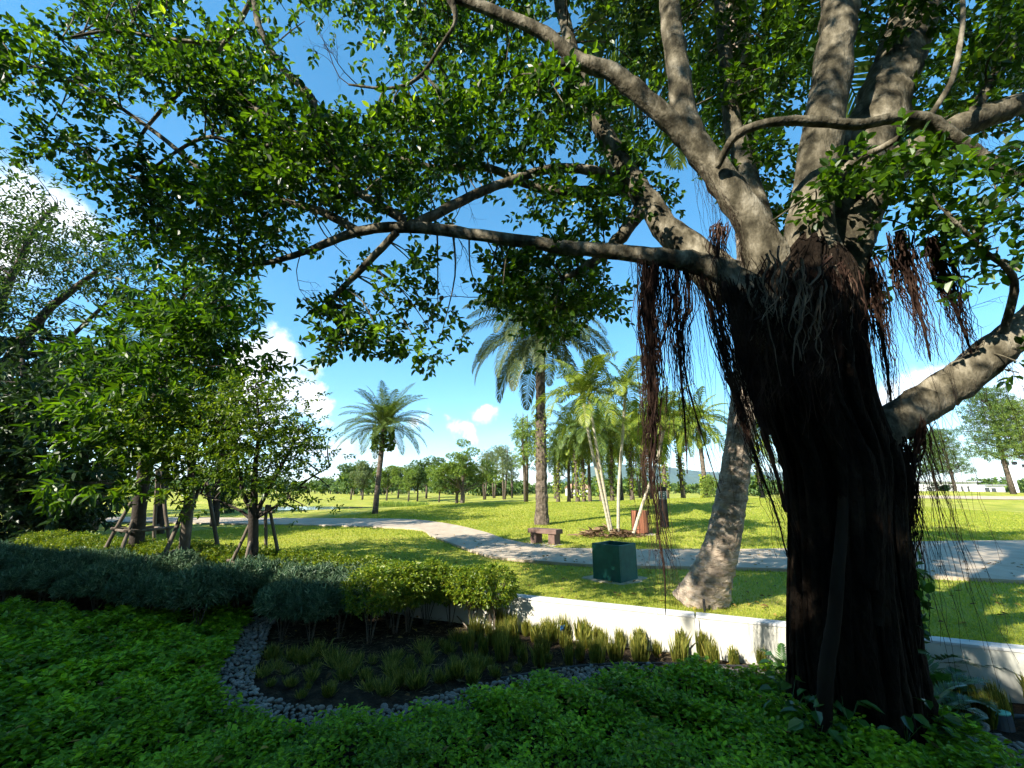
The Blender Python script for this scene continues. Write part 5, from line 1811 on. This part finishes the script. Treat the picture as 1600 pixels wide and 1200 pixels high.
def bed_fittings():
    # black irrigation stakes against the wall
    for (px, pyb, h, lab) in ((782, 962, .46, 'thin black irrigation riser by the last lime shrub against the wall'), (1107, 1010, .50, 'thin black irrigation riser standing in the tufts before the right-hand wall joint')):
        p = G(px, pyb)
        root = thing('irrigation_riser', lab, 'irrigation riser', p)
        b = Buf(); tube(b, [p - [0, 0, .05], p + [0, 0, h * .55]], .007, 8); obj('pipe', b, M['greyplastic'], root, smooth=True)
        b = Buf(); tube(b, [p + [0, 0, h * .54], p + [0, 0, h * .58], p + [0, 0, h * .95], p + [0, 0, h]], [.010, .015, .015, .011], 10); obj('sprinkler_body', b, M['black'], root, smooth=True)
    # blue valves
    for px, py, n, lab in ((890, 985, 3, 'pair of blue plastic valve taps on a pipe at the wall foot'), (876, 1000, 2, 'single blue valve tap lower among the grass tufts')):
        p = G(px, py)
        root = thing('valve', lab, 'valve', p)
        b = Buf(); tube(b, smooth_path([p + [0, 0, .0], p + [0, 0, .06], p + [.05, .02, .10], p + [.1, .03, .10]], 4), .012, 8); obj('pipe', b, M['hosegrey'], root, smooth=True)
        for k in range(n - 1):
            c = p + [.02 + .07 * k, 0, .11 + .01 * k]
            b = Buf(); tube(b, [c - [0, 0, .03], c, c + [0, 0, .02], c + [0, 0, .035]], [.018, .024, .024, .014], 10); obj('valve_body', b, M['blue'], root, smooth=True)
            b = Buf(); box(b, (-.04, -.008, .034), (.04, .008, .047), rotz(.5 + k, c)); bevel(obj('handle', b, M['blue'], root), .003)
    p = G(905, 990)
    b = Buf(); tube(b, smooth_path([p + [-.28, .05, .03], p + [-.1, .0, .05], p + [.1, .05, .10], p + [.25, .03, .06], p + [.34, -.02, .01]], 6), .014, 8)
    tag(obj('irrigation_hose', b, M['hosegrey'], origin=p, smooth=True), 'grey irrigation hose arching between tufts at the wall foot', 'hose')
    p0, p1 = G(705, 965), G(745, 1000)
    b = Buf(); tube(b, [p0 + [0, 0, .10], (p0 + p1) / 2 + [0, 0, .06], p1 + [0, 0, .02]], [.009, .009, .007], 7)
    tag(obj('loose_cane', b, M['stake'], origin=p1), 'thin brown cane lying slanted on the soil beneath the lime shrubs', 'cane')
    # drain cap on a collar
    p = G(1563, 1130)
    root = thing('drain_cap', 'round aqua-topped drain pipe cap on a grey collar by the pebbles', 'drain cap', p)
    b = Buf(); tube(b, [p + [0, 0, -.05], p + [0, 0, .075]], .075, 24); obj('collar', b, M['greyplastic'], root, smooth=False)
    b = Buf(); tube(b, [p + [0, 0, .0755], p + [0, 0, .085], p + [0, 0, .094], p + [0, 0, .097]], [.068, .073, .070, .03], 24); obj('cap', b, M['aqua'], root, smooth=False)
    q0 = p + [.06, 0, .05]; b = Buf(); tube(b, [q0, q0 + [.14, -.02, .0], q0 + [.34, -.08, -.02]], .016, 8); obj('outlet_pipe', b, M['greyplastic'], root, smooth=True)


bed_fittings()

# ------------------------------------------------------------------ plants round the banyan's foot
def foot_plants():
    fern = [frond_mesh('frond', .55, .9, 1.2, 26, .12, .010, .1, M['cover_dark'], 400 + i) for i in range(3)]
    spots = [((1455, 1068), 'arching dark fern against the wall just right of the banyan trunk', 14, 1.15), ((1475, 1108), 'low fern in deep shade at the right foot of the banyan', 14, .8), ((1450, 1140), 'spreading fern pressed against the right side of the banyan trunk', 14, .9), ((1505, 1175), 'small fern trailing over the ground cover near the drain cap', 10, .55), ((1225, 1062), 'small bright fern at the left foot of the banyan', 9, .55)]
    for (px, py), lab, n, sc in spots:
        p = G(px, py)
        t = thing('fern', lab, 'fern', p)
        for k in range(n):
            o = bpy.data.objects.new('frond', fern[k % 3]); C.objects.link(o); o.parent = t
            o.location = (0, 0, .05); o.rotation_euler = (0, RNG.uniform(-.5, .3), k * 2.4)
            s = sc * RNG.uniform(.7, 1.1); o.scale = (s, s, s)
    # broad-leaved seedlings
    sp = [(1262, 1125), (1290, 1150), (1315, 1140), (1345, 1160), (1240, 1150), (1375, 1165), (1400, 1150), (1330, 1185), (1285, 1190), (1420, 1185), (1232, 1095), (1455, 1170)]
    words = ['left edge of the trunk', 'pale root', 'pale root on its right', 'middle of the trunk', 'lower left of the trunk', 'right half of the trunk', 'right foot of the trunk', 'middle, nearest the camera', 'left, nearest the camera', 'right, nearest the camera', 'upper left of the trunk foot', 'ferns on the right']
    for (px, py), wd in zip(sp, words):
        p = G(px, py)
        p = p * [1, 1, 0]
        t = thing('seedling', f'broad-leaved seedling in the ground cover by the {wd}', 'plant', p)
        b = Buf(); st_b = Buf()
        n = 9
        for k in range(n):
            a = k * 2.4; h = RNG.uniform(.16, .36)
            tipp = p + [math.cos(a) * .10, math.sin(a) * .10, h]
            tube(st_b, [p, p + [math.cos(a) * .03, math.sin(a) * .03, h * .6], tipp], .0025, 4, cap=False)
            leaves(b, tipp[None], np.array([[math.cos(a), math.sin(a), -.25]]), UP[None] + RNG.normal(0, .3, (1, 3)), RNG.uniform(.09, .14), RNG.uniform(.05, .075))
        obj('leaf', b, M['cover_dark'], t)['kind'] = 'stuff'
        obj('stem', st_b, M['cover_dark'], t)['kind'] = 'stuff'
    # creeper on the right flank
    p0, p1 = P(1420, 1010, 3.05), P(1432, 880, 3.05)
    b = Buf()
    n = 90
    q = RNG.random(n)[:, None]
    B = p0 * (1 - q) + p1 * q + RNG.normal(0, .05, (n, 3))
    leaves(b, B, rand_dirs(n, -.2), rand_dirs(n, .6), RNG.uniform(.05, .10, n), RNG.uniform(.03, .06, n))
    obj('creeper_leaves', b, M['cover_dark'], banyan)['kind'] = 'stuff'


foot_plants()

# ------------------------------------------------------------------ far trees
def make_tree_proto(kind, seed):
    """trunk and crown meshes, base at origin, unit height 10 m"""
    global RNG
    keep = RNG
    RNG = np.random.default_rng(seed)
    tr, cr = Buf(), Buf()
    if kind == 'broad':
        tube(tr, [[0, 0, -.2], [.1, 0, 1.3], [0, .1, 2.6], [.2, 0, 5]], [.42, .34, .26, .10], 9, noise=.05)
        for k in range(34):
            a = RNG.uniform(0, 6.28); q = math.sqrt(RNG.random())
            R_ = 4.7 * q * (1 + .25 * math.sin(2 * a + 1))
            ztop = 9.2 - 3.6 * q ** 2 + RNG.normal(0, .5)
            c = np.array([math.cos(a) * R_, math.sin(a) * R_, max(2.6, ztop * RNG.uniform(.55, 1.0))])
            if k % 2 == 0:
                tube(tr, smooth_path([[0, 0, 2.0], [c[0] * .35 + RNG.normal(0, .3), c[1] * .35 + RNG.normal(0, .3), c[2] * .7], c], 3), np.linspace(.11, .025, 7), 6, cap=False)
            q2, d = in_ellipsoid(c, (1.05, 1.05, .5), 75, .3)
            twigs(cr, q2, norm(d + [0, 0, .2]), 6, .3, .24, .14)
    elif kind == 'round':
        tube(tr, [[0, 0, -.2], [.05, 0, 2], [0, .1, 5], [0, 0, 8]], [.26, .22, .15, .05], 8, noise=.05)
        for _ in range(20):
            c = np.array([RNG.normal(0, 1.5), RNG.normal(0, 1.5), RNG.uniform(3.6, 9)])
            tube(tr, [[0, 0, c[2] * .6], c], [.09, .02], 5, cap=False)
            q, d = in_ellipsoid(c, (1.1, 1.1, .8), 70, .3)
            twigs(cr, q, norm(d + [0, 0, .2]), 6, .3, .28, .16)
    elif kind == 'slender':
        for s in range(2):
            dx = (s - .5) * .7
            tube(tr, [[dx * .3, 0, -.2], [dx, 0, 3], [dx * 1.6, .1, 6.5], [dx * 1.9, 0, 9.6]], [.20, .17, .11, .03], 8, noise=.05)
            for _ in range(14):
                z = RNG.uniform(4, 9.8)
                c = np.array([dx * 1.7 + RNG.normal(0, .85), RNG.normal(0, .85), z])
                tube(tr, [[dx * 1.5, 0, z - .8], c], [.05, .015], 5, cap=False)
                q, d = in_ellipsoid(c, (.65, .65, .6), 30, .2)
                twigs(cr, q, norm(d - [0, 0, .3]), 6, .3, .22, .09, droop=.4)
    elif kind == 'pine':
        tube(tr, [[0, 0, -.2], [.1, 0, 3], [-.1, .1, 7], [0, 0, 9.8]], [.24, .2, .13, .03], 8, noise=.05)
        for k in range(26):
            z = 3.2 + 6.6 * k / 26
            a = k * 2.4
            L = (3.0 - 1.9 * (k / 26)) * RNG.uniform(.7, 1.1)
            c = np.array([math.cos(a) * L, math.sin(a) * L, z + .5])
            tube(tr, [[0, 0, z], c * [.6, .6, 1], c], [.07, .05, .02], 5, cap=False)
            q, d = in_ellipsoid(c * [.75, .75, 1], (.95, .95, .28), 70, .1)
            twigs(cr, q, norm(d + [0, 0, .3]), 7, .35, .24, .06, droop=-.1)
    elif kind == 'bush':
        tube(tr, [[0, 0, -.2], [0, 0, 3]], [.3, .1], 6)
        for _ in range(24):
            c = np.array([RNG.normal(0, 2.6), RNG.normal(0, 2.6), RNG.uniform(1, 8)])
            q, d = in_ellipsoid(c, (1.6, 1.6, 1.3), 60, .3)
            twigs(cr, q, norm(d + [0, 0, .2]), 6, .4, .42, .24)
    A, B = tr.arrays(), cr.arrays()
    RNG = keep
    return mesh_data('trunk', *A, True), mesh_data('crown', *B)


PROTO = {}


def put_tree(kind, px, w, h, label, group, mat='far_b', name=None, wide=1.0, var=0, offx=0):
    key = (kind, var, mat)
    if key not in PROTO:
        a, b = make_tree_proto(kind, 500 + var * 7 + len(kind))
        a.materials.append(M['palmdark']); b.materials.append(M[mat])
        PROTO[key] = (a, b)
    a, b = PROTO[key]
    p = at_depth(px, w)
    t = thing(name or {'broad': 'shade_tree', 'round': 'park_tree', 'slender': 'slender_tree', 'pine': 'pine_tree', 'bush': 'bush'}[kind], label, 'tree' if kind != 'bush' else 'bush', p, group, RNG.uniform(0, 6.28), 1)
    s = h / 10
    t.scale = (s * wide, s * wide, s)
    link('trunk', a, None, t); link('crown', b, None, t)
    return t


put_tree('broad', 722, 50, 7.0, 'broad spreading shade tree standing alone on the far lawn', None, 'far_a', wide=1.05)
put_tree('broad', 714, 53, 6.2, 'second trunk and crown tucked just behind the broad shade tree', None, 'far_b', wide=.9, var=1)
rows = [(548, 74, 6.5, 'round', 'far_b'), (566, 70, 7, 'round', 'far_c'), (604, 66, 5.6, 'round', 'far_a'), (622, 76, 6.4, 'round', 'far_b'), (638, 62, 5.2, 'round', 'far_a'), (652, 64, 5.8, 'round', 'far_b'), (666, 72, 7.4, 'round', 'far_b'), (686, 60, 4.6, 'round', 'far_a')]
names = ['round tree left of the pond palm, farther of two', 'grey-green tree just left of the pond palm trunk', 'low bright tree just right of the pond palm', 'round tree third from the pond palm towards the shade tree', 'bright low tree fourth from the pond palm', 'round tree fifth from the pond palm', 'taller tree last but one before the broad shade tree', 'small leaning bright tree touching the broad shade tree']
for i, ((px, w, h, k, m), nm) in enumerate(zip(rows, names)):
    put_tree(k, px, w, h, nm, 'row of park trees on the far lawn', m, var=i % 2)
for i, (px, w, h, nm) in enumerate([(757, 66, 8, 'thin grey-green tree right beside the broad shade tree'), (772, 74, 9, 'thin grey-green tree second right of the broad shade tree'), (788, 64, 8.6, 'wispy tall tree third right of the broad shade tree'), (800, 78, 8, 'wispy tree next to the twin-stemmed tree')]):
    put_tree('slender', px, w, h, nm, 'wispy trees on the far lawn', 'far_c', var=i % 2)
put_tree('slender', 822, 44, 10.2, 'tall twin-stemmed tree just left of the tall dark palm', None, 'far_a', var=2)
put_tree('slender', 893, 62, 9, 'wispy tree seen between the grove palms nearest the tall palm', 'wispy trees on the far lawn', 'far_c', var=1)
put_tree('slender', 955, 66, 8, 'wispy tree seen low behind the slender palm stems', 'wispy trees on the far lawn', 'far_a', var=0)
put_tree('slender', 1000, 70, 8, 'wispy tree seen behind the litter bin', 'wispy trees on the far lawn', 'far_a', var=1)
put_tree('pine', 1468, 62, 9.5, 'layered pine tree left of the pair right of the banyan trunk', 'pines by the white building', 'far_b')
put_tree('pine', 1494, 58, 9.0, 'forked pine tree standing before the white building', 'pines by the white building', 'far_b', var=1)
put_tree('pine', 1584, 46, 11.5, 'tall layered pine at the right edge', 'pines by the white building', 'far_b', var=2)
put_tree('pine', 1625, 44, 10, 'pine just beyond the right edge behind the limb', 'pines by the white building', 'far_a', var=1)
put_tree('bush', 1477, 66, 2.6, 'round clipped bush at the foot of the pine before the white building', None, 'far_b')
put_tree('bush', 1112, 33.5, 1.9, 'small bright bush at the foot of the golden palm', None, 'far_a', wide=.55)
put_tree('bush', 350, 24, 1.9, 'dark round bush beside the path behind the staked trees', None, 'dense', wide=.9)
put_tree('bush', 60, 16.5, 2.4, 'dark low bush at the left edge under the evergreens', None, 'dense', wide=1.5)


def treeline():
    b = Buf(); tk = Buf()
    for px in np.arange(-900, 2600, 12):
        w = 150 + 40 * math.sin(px * .031) + RNG.uniform(-15, 15)
        h = RNG.uniform(4.0, 8.5) if px < 760 else RNG.uniform(2.5, 4.5)
        p = at_depth(px, w) + np.array([0, 0, 0])
        tube(tk, [p - [0, 0, .3], p + [0, 0, h * .7]], [.25, .08], 5, cap=False)
        for k in range(5):
            c = p + [RNG.normal(0, 1.8), RNG.normal(0, 1.5), h * RNG.uniform(.3, .85)]
            q, d = in_ellipsoid(c, (1.9, 1.9, h * .2), 26, .2)
            twigs(b, q, norm(d + [0, 0, .2]), 4, .7, .95, .6)
    tag(obj('treeline', b, M['far_b']), 'hazy line of woodland along the horizon', 'woodland', kind='stuff')
    tag(obj('treeline_trunks', tk, M['palmdark']), 'thin trunks of the woodland along the horizon', 'woodland', kind='stuff')


treeline()

# ------------------------------------------------------------------ buildings
def buildings():
    p = at_depth(1490, 88)
    p[2] = float(ground_z(p[0], p[1]))
    t = thing('white_building', 'long low white building with grey roof on the rise at the right', 'building', p)
    k = 88 / F
    z0 = 1.2

    def bx(name, x0, x1, za, zb, mat, y0=0, y1=8, par=None):
        b = Buf()
        box(b, (p[0] + (x0 - 1490) * k, p[1] + y0, za), (p[0] + (x1 - 1490) * k, p[1] + y1, zb), None)
        return obj(name, b, mat, par or t)
    bx('wall', 1405, 1532, -.5, 3.4, M['white'], 0, 9)
    bx('wall', 1532.2, 1565, -.5, 2.7, M['white'], -1, 9)
    bx('roof', 1403, 1536, 3.403, 3.65, M['roofgrey'], -.4, 9.4)
    bx('roof', 1534, 1567, 2.703, 2.9, M['roofgrey'], -1.3, 9.2)
    w = bx('window', 1534, 1541, 1.3, 2.3, M['glass_dark'], -1.06, -1.003)
    w = bx('window', 1544, 1551, 1.3, 2.2, M['glass_dark'], -1.06, -1.003)
    for x in (1505, 1515):
        bx('door', x, x + 3, .6, 2.6, M['glass_dark'], -.06, -.003)
    for i, x in enumerate((1540, 1561)):
        q = np.array([p[0] + (x - 1490) * k, p[1] - 6, 0.])
        q[2] = float(ground_z(q[0], q[1]))
        f = thing('floodlight_mast', ['white floodlight mast with paired lamps before the white building', 'leaning white lamp mast at the right end of the white building'][i], 'floodlight', q)
        b = Buf(); tube(b, [q - [0, 0, .2], q + [0, 0, 6.2 - .6 * i]], [.35, .25], 8); obj('mast', b, M['white'], f)
        for dx in (-1.1, -.6, 1.0) if i == 0 else (.1,):
            b = Buf(); box(b, (q[0] + dx - .3, q[1] - .3, q[2] + 6.3 - .6 * i), (q[0] + dx + .3, q[1] + .2, q[2] + 6.9 - .6 * i)); obj('lamp_head', b, M['black'], f)
        b = Buf(); box(b, (q[0] - 1.3, q[1] - .08, q[2] + 6.2 - .6 * i), (q[0] + 1.2, q[1] + .08, q[2] + 6.3 - .6 * i)); obj('crossbar', b, M['roofgrey'], f)
    # small house deep in the grove and a red roof far left
    for px, w, h, wd, m, lab in ((905, 110, 3.2, 6, 'terracotta', 'small pale house with a tan roof glimpsed between the grove palms'),):
        q = at_depth(px, w)
        t = thing('small_house', lab, 'house', q)
        b = Buf(); box(b, (q[0] - wd / 2, q[1], q[2] - .3), (q[0] + wd / 2, q[1] + 5, q[2] + h * .6)); obj('wall', b, M['white'] if px > 800 else M['terracotta'], t)
        b = Buf()
        x0, x1, y0, y1, z0, z1 = q[0] - wd / 2 - .4, q[0] + wd / 2 + .4, q[1] - .4, q[1] + 5.4, q[2] + h * .603, q[2] + h
        ym = (y0 + y1) / 2
        b.add([[x0, y0, z0], [x1, y0, z0], [x1 - 1, ym, z1], [x0 + 1, ym, z1], [x0, y1, z0], [x1, y1, z0]], [[0, 1, 2, 3], [5, 4, 3, 2]])
        obj('roof', b, M[m], t)


buildings()

# ------------------------------------------------------------------ mown grass on the near lawn
def lawn_grass():
    b = Buf()
    n = 420000
    # density falls with distance
    t = .10 + 30.0 * RNG.random(n) ** 2.9
    s = RNG.uniform(-14, 20, n)
    x, y = xy(s, t)
    w = y * math.cos(PITCH)
    keep = (np.abs(x) < 1.28 * w + .5) & (y > 1)
    # clear of the path and the planter's bare patch
    poly = np.vstack([PLO, PHI[::-1]])
    keep &= ~point_in(poly, x, y)
    pp = G(962, 905, LAWN_Z)
    keep &= ((x - pp[0]) / .55) ** 2 + ((y - pp[1]) / .42) ** 2 > 1
    x, y, t = x[keep], y[keep], t[keep]
    n = len(x)
    B = np.column_stack([x, y, lawn_z(x, y) - .003])
    D = norm(np.column_stack([RNG.normal(0, .45, n), RNG.normal(0, .45, n), np.ones(n)]))
    a = RNG.uniform(0, 6.28, n)
    L = RNG.uniform(.02, .045, n) * np.clip(.8 + t / 9, .8, 1.5)
    S = np.column_stack([np.cos(a), np.sin(a), np.zeros(n)]) * (.0035 * np.clip(1 + t / 4, 1, 4))[:, None]
    V = np.stack([B - S, B + S, B + D * L[:, None] + S * .3, B + D * L[:, None] - S * .3], 1).reshape(-1, 3)
    Q = np.arange(n)[:, None] * 4 + [0, 1, 2, 3]
    b.add(V, Q)
    tag(obj('lawn_grass', b, M['blade']), 'short mown grass blades on the near lawn', 'grass', kind='stuff')
    return n


lawn_grass()


# ------------------------------------------------------------------ the air
def haze():
    b = Buf()
    box(b, (-9500, -400, -3), (9500, 7500, 275))
    m = bpy.data.materials.new('haze_air')
    m.use_nodes = True
    nt = m.node_tree
    nt.nodes.clear()
    out = nt.nodes.new('ShaderNodeOutputMaterial')
    v = nt.nodes.new('ShaderNodeVolumePrincipled')
    v.inputs['Color'].default_value = (.62, .80, 1.0, 1)
    v.inputs['Density'].default_value = .00009
    v.inputs['Anisotropy'].default_value = .2
    nt.links.new(v.outputs[0], out.inputs['Volume'])
    o = obj('haze', b, m)
    tag(o, 'thin pale haze lying over the far lawn and hills', 'haze', kind='stuff')


haze()


def litter():
    """fallen leaves on lawn, path and ground cover"""
    b = Buf()
    n = 520
    s_ = RNG.uniform(-6, 9, n); t_ = RNG.uniform(.1, 6, n) 
    x, y = xy(s_, t_)
    poly = np.vstack([PLO, PHI[::-1]])
    z = lawn_z(x, y) + np.where(point_in(poly, x, y), .062, .03)
    a = RNG.uniform(0, 6.28, n)
    leaves(b, np.column_stack([x, y, z]), np.column_stack([np.cos(a), np.sin(a), RNG.normal(0, .1, n)]), UP + RNG.normal(0, .25, (n, 3)), RNG.uniform(.05, .09, n), RNG.uniform(.025, .045, n))
    n = 420
    x = RNG.uniform(-6, 4, n); y = RNG.uniform(1.8, 6.2, n)
    k = point_in(COVER_POLY, x, y)
    x, y = x[k], y[k]
    n = len(x)
    a = RNG.uniform(0, 6.28, n)
    leaves(b, np.column_stack([x, y, RNG.uniform(.11, .19, n)]), np.column_stack([np.cos(a), np.sin(a), RNG.normal(0, .2, n)]), UP + RNG.normal(0, .4, (n, 3)), RNG.uniform(.04, .08, n), RNG.uniform(.02, .04, n))
    n = 160
    s_ = RNG.uniform(-2.4, 3, n); t_ = RNG.uniform(-2.3, -.1, n)
    x, y = xy(s_, t_)
    a = RNG.uniform(0, 6.28, n)
    leaves(b, np.column_stack([x, y, RNG.uniform(.02, .05, n)]), np.column_stack([np.cos(a), np.sin(a), RNG.normal(0, .2, n)]), UP + RNG.normal(0, .4, (n, 3)), RNG.uniform(.04, .08, n), RNG.uniform(.02, .04, n))
    tag(obj('fallen_leaves', b, M['fallen']), 'fallen yellow and brown leaves scattered over lawn and garden bed', 'leaves', kind='stuff')


M['fallen'] = leafmat('fallen_leaf', (.09, .05, .02), (.38, .28, .06), .15, (1.2, 1.1, .8), .7, .2)
litter()
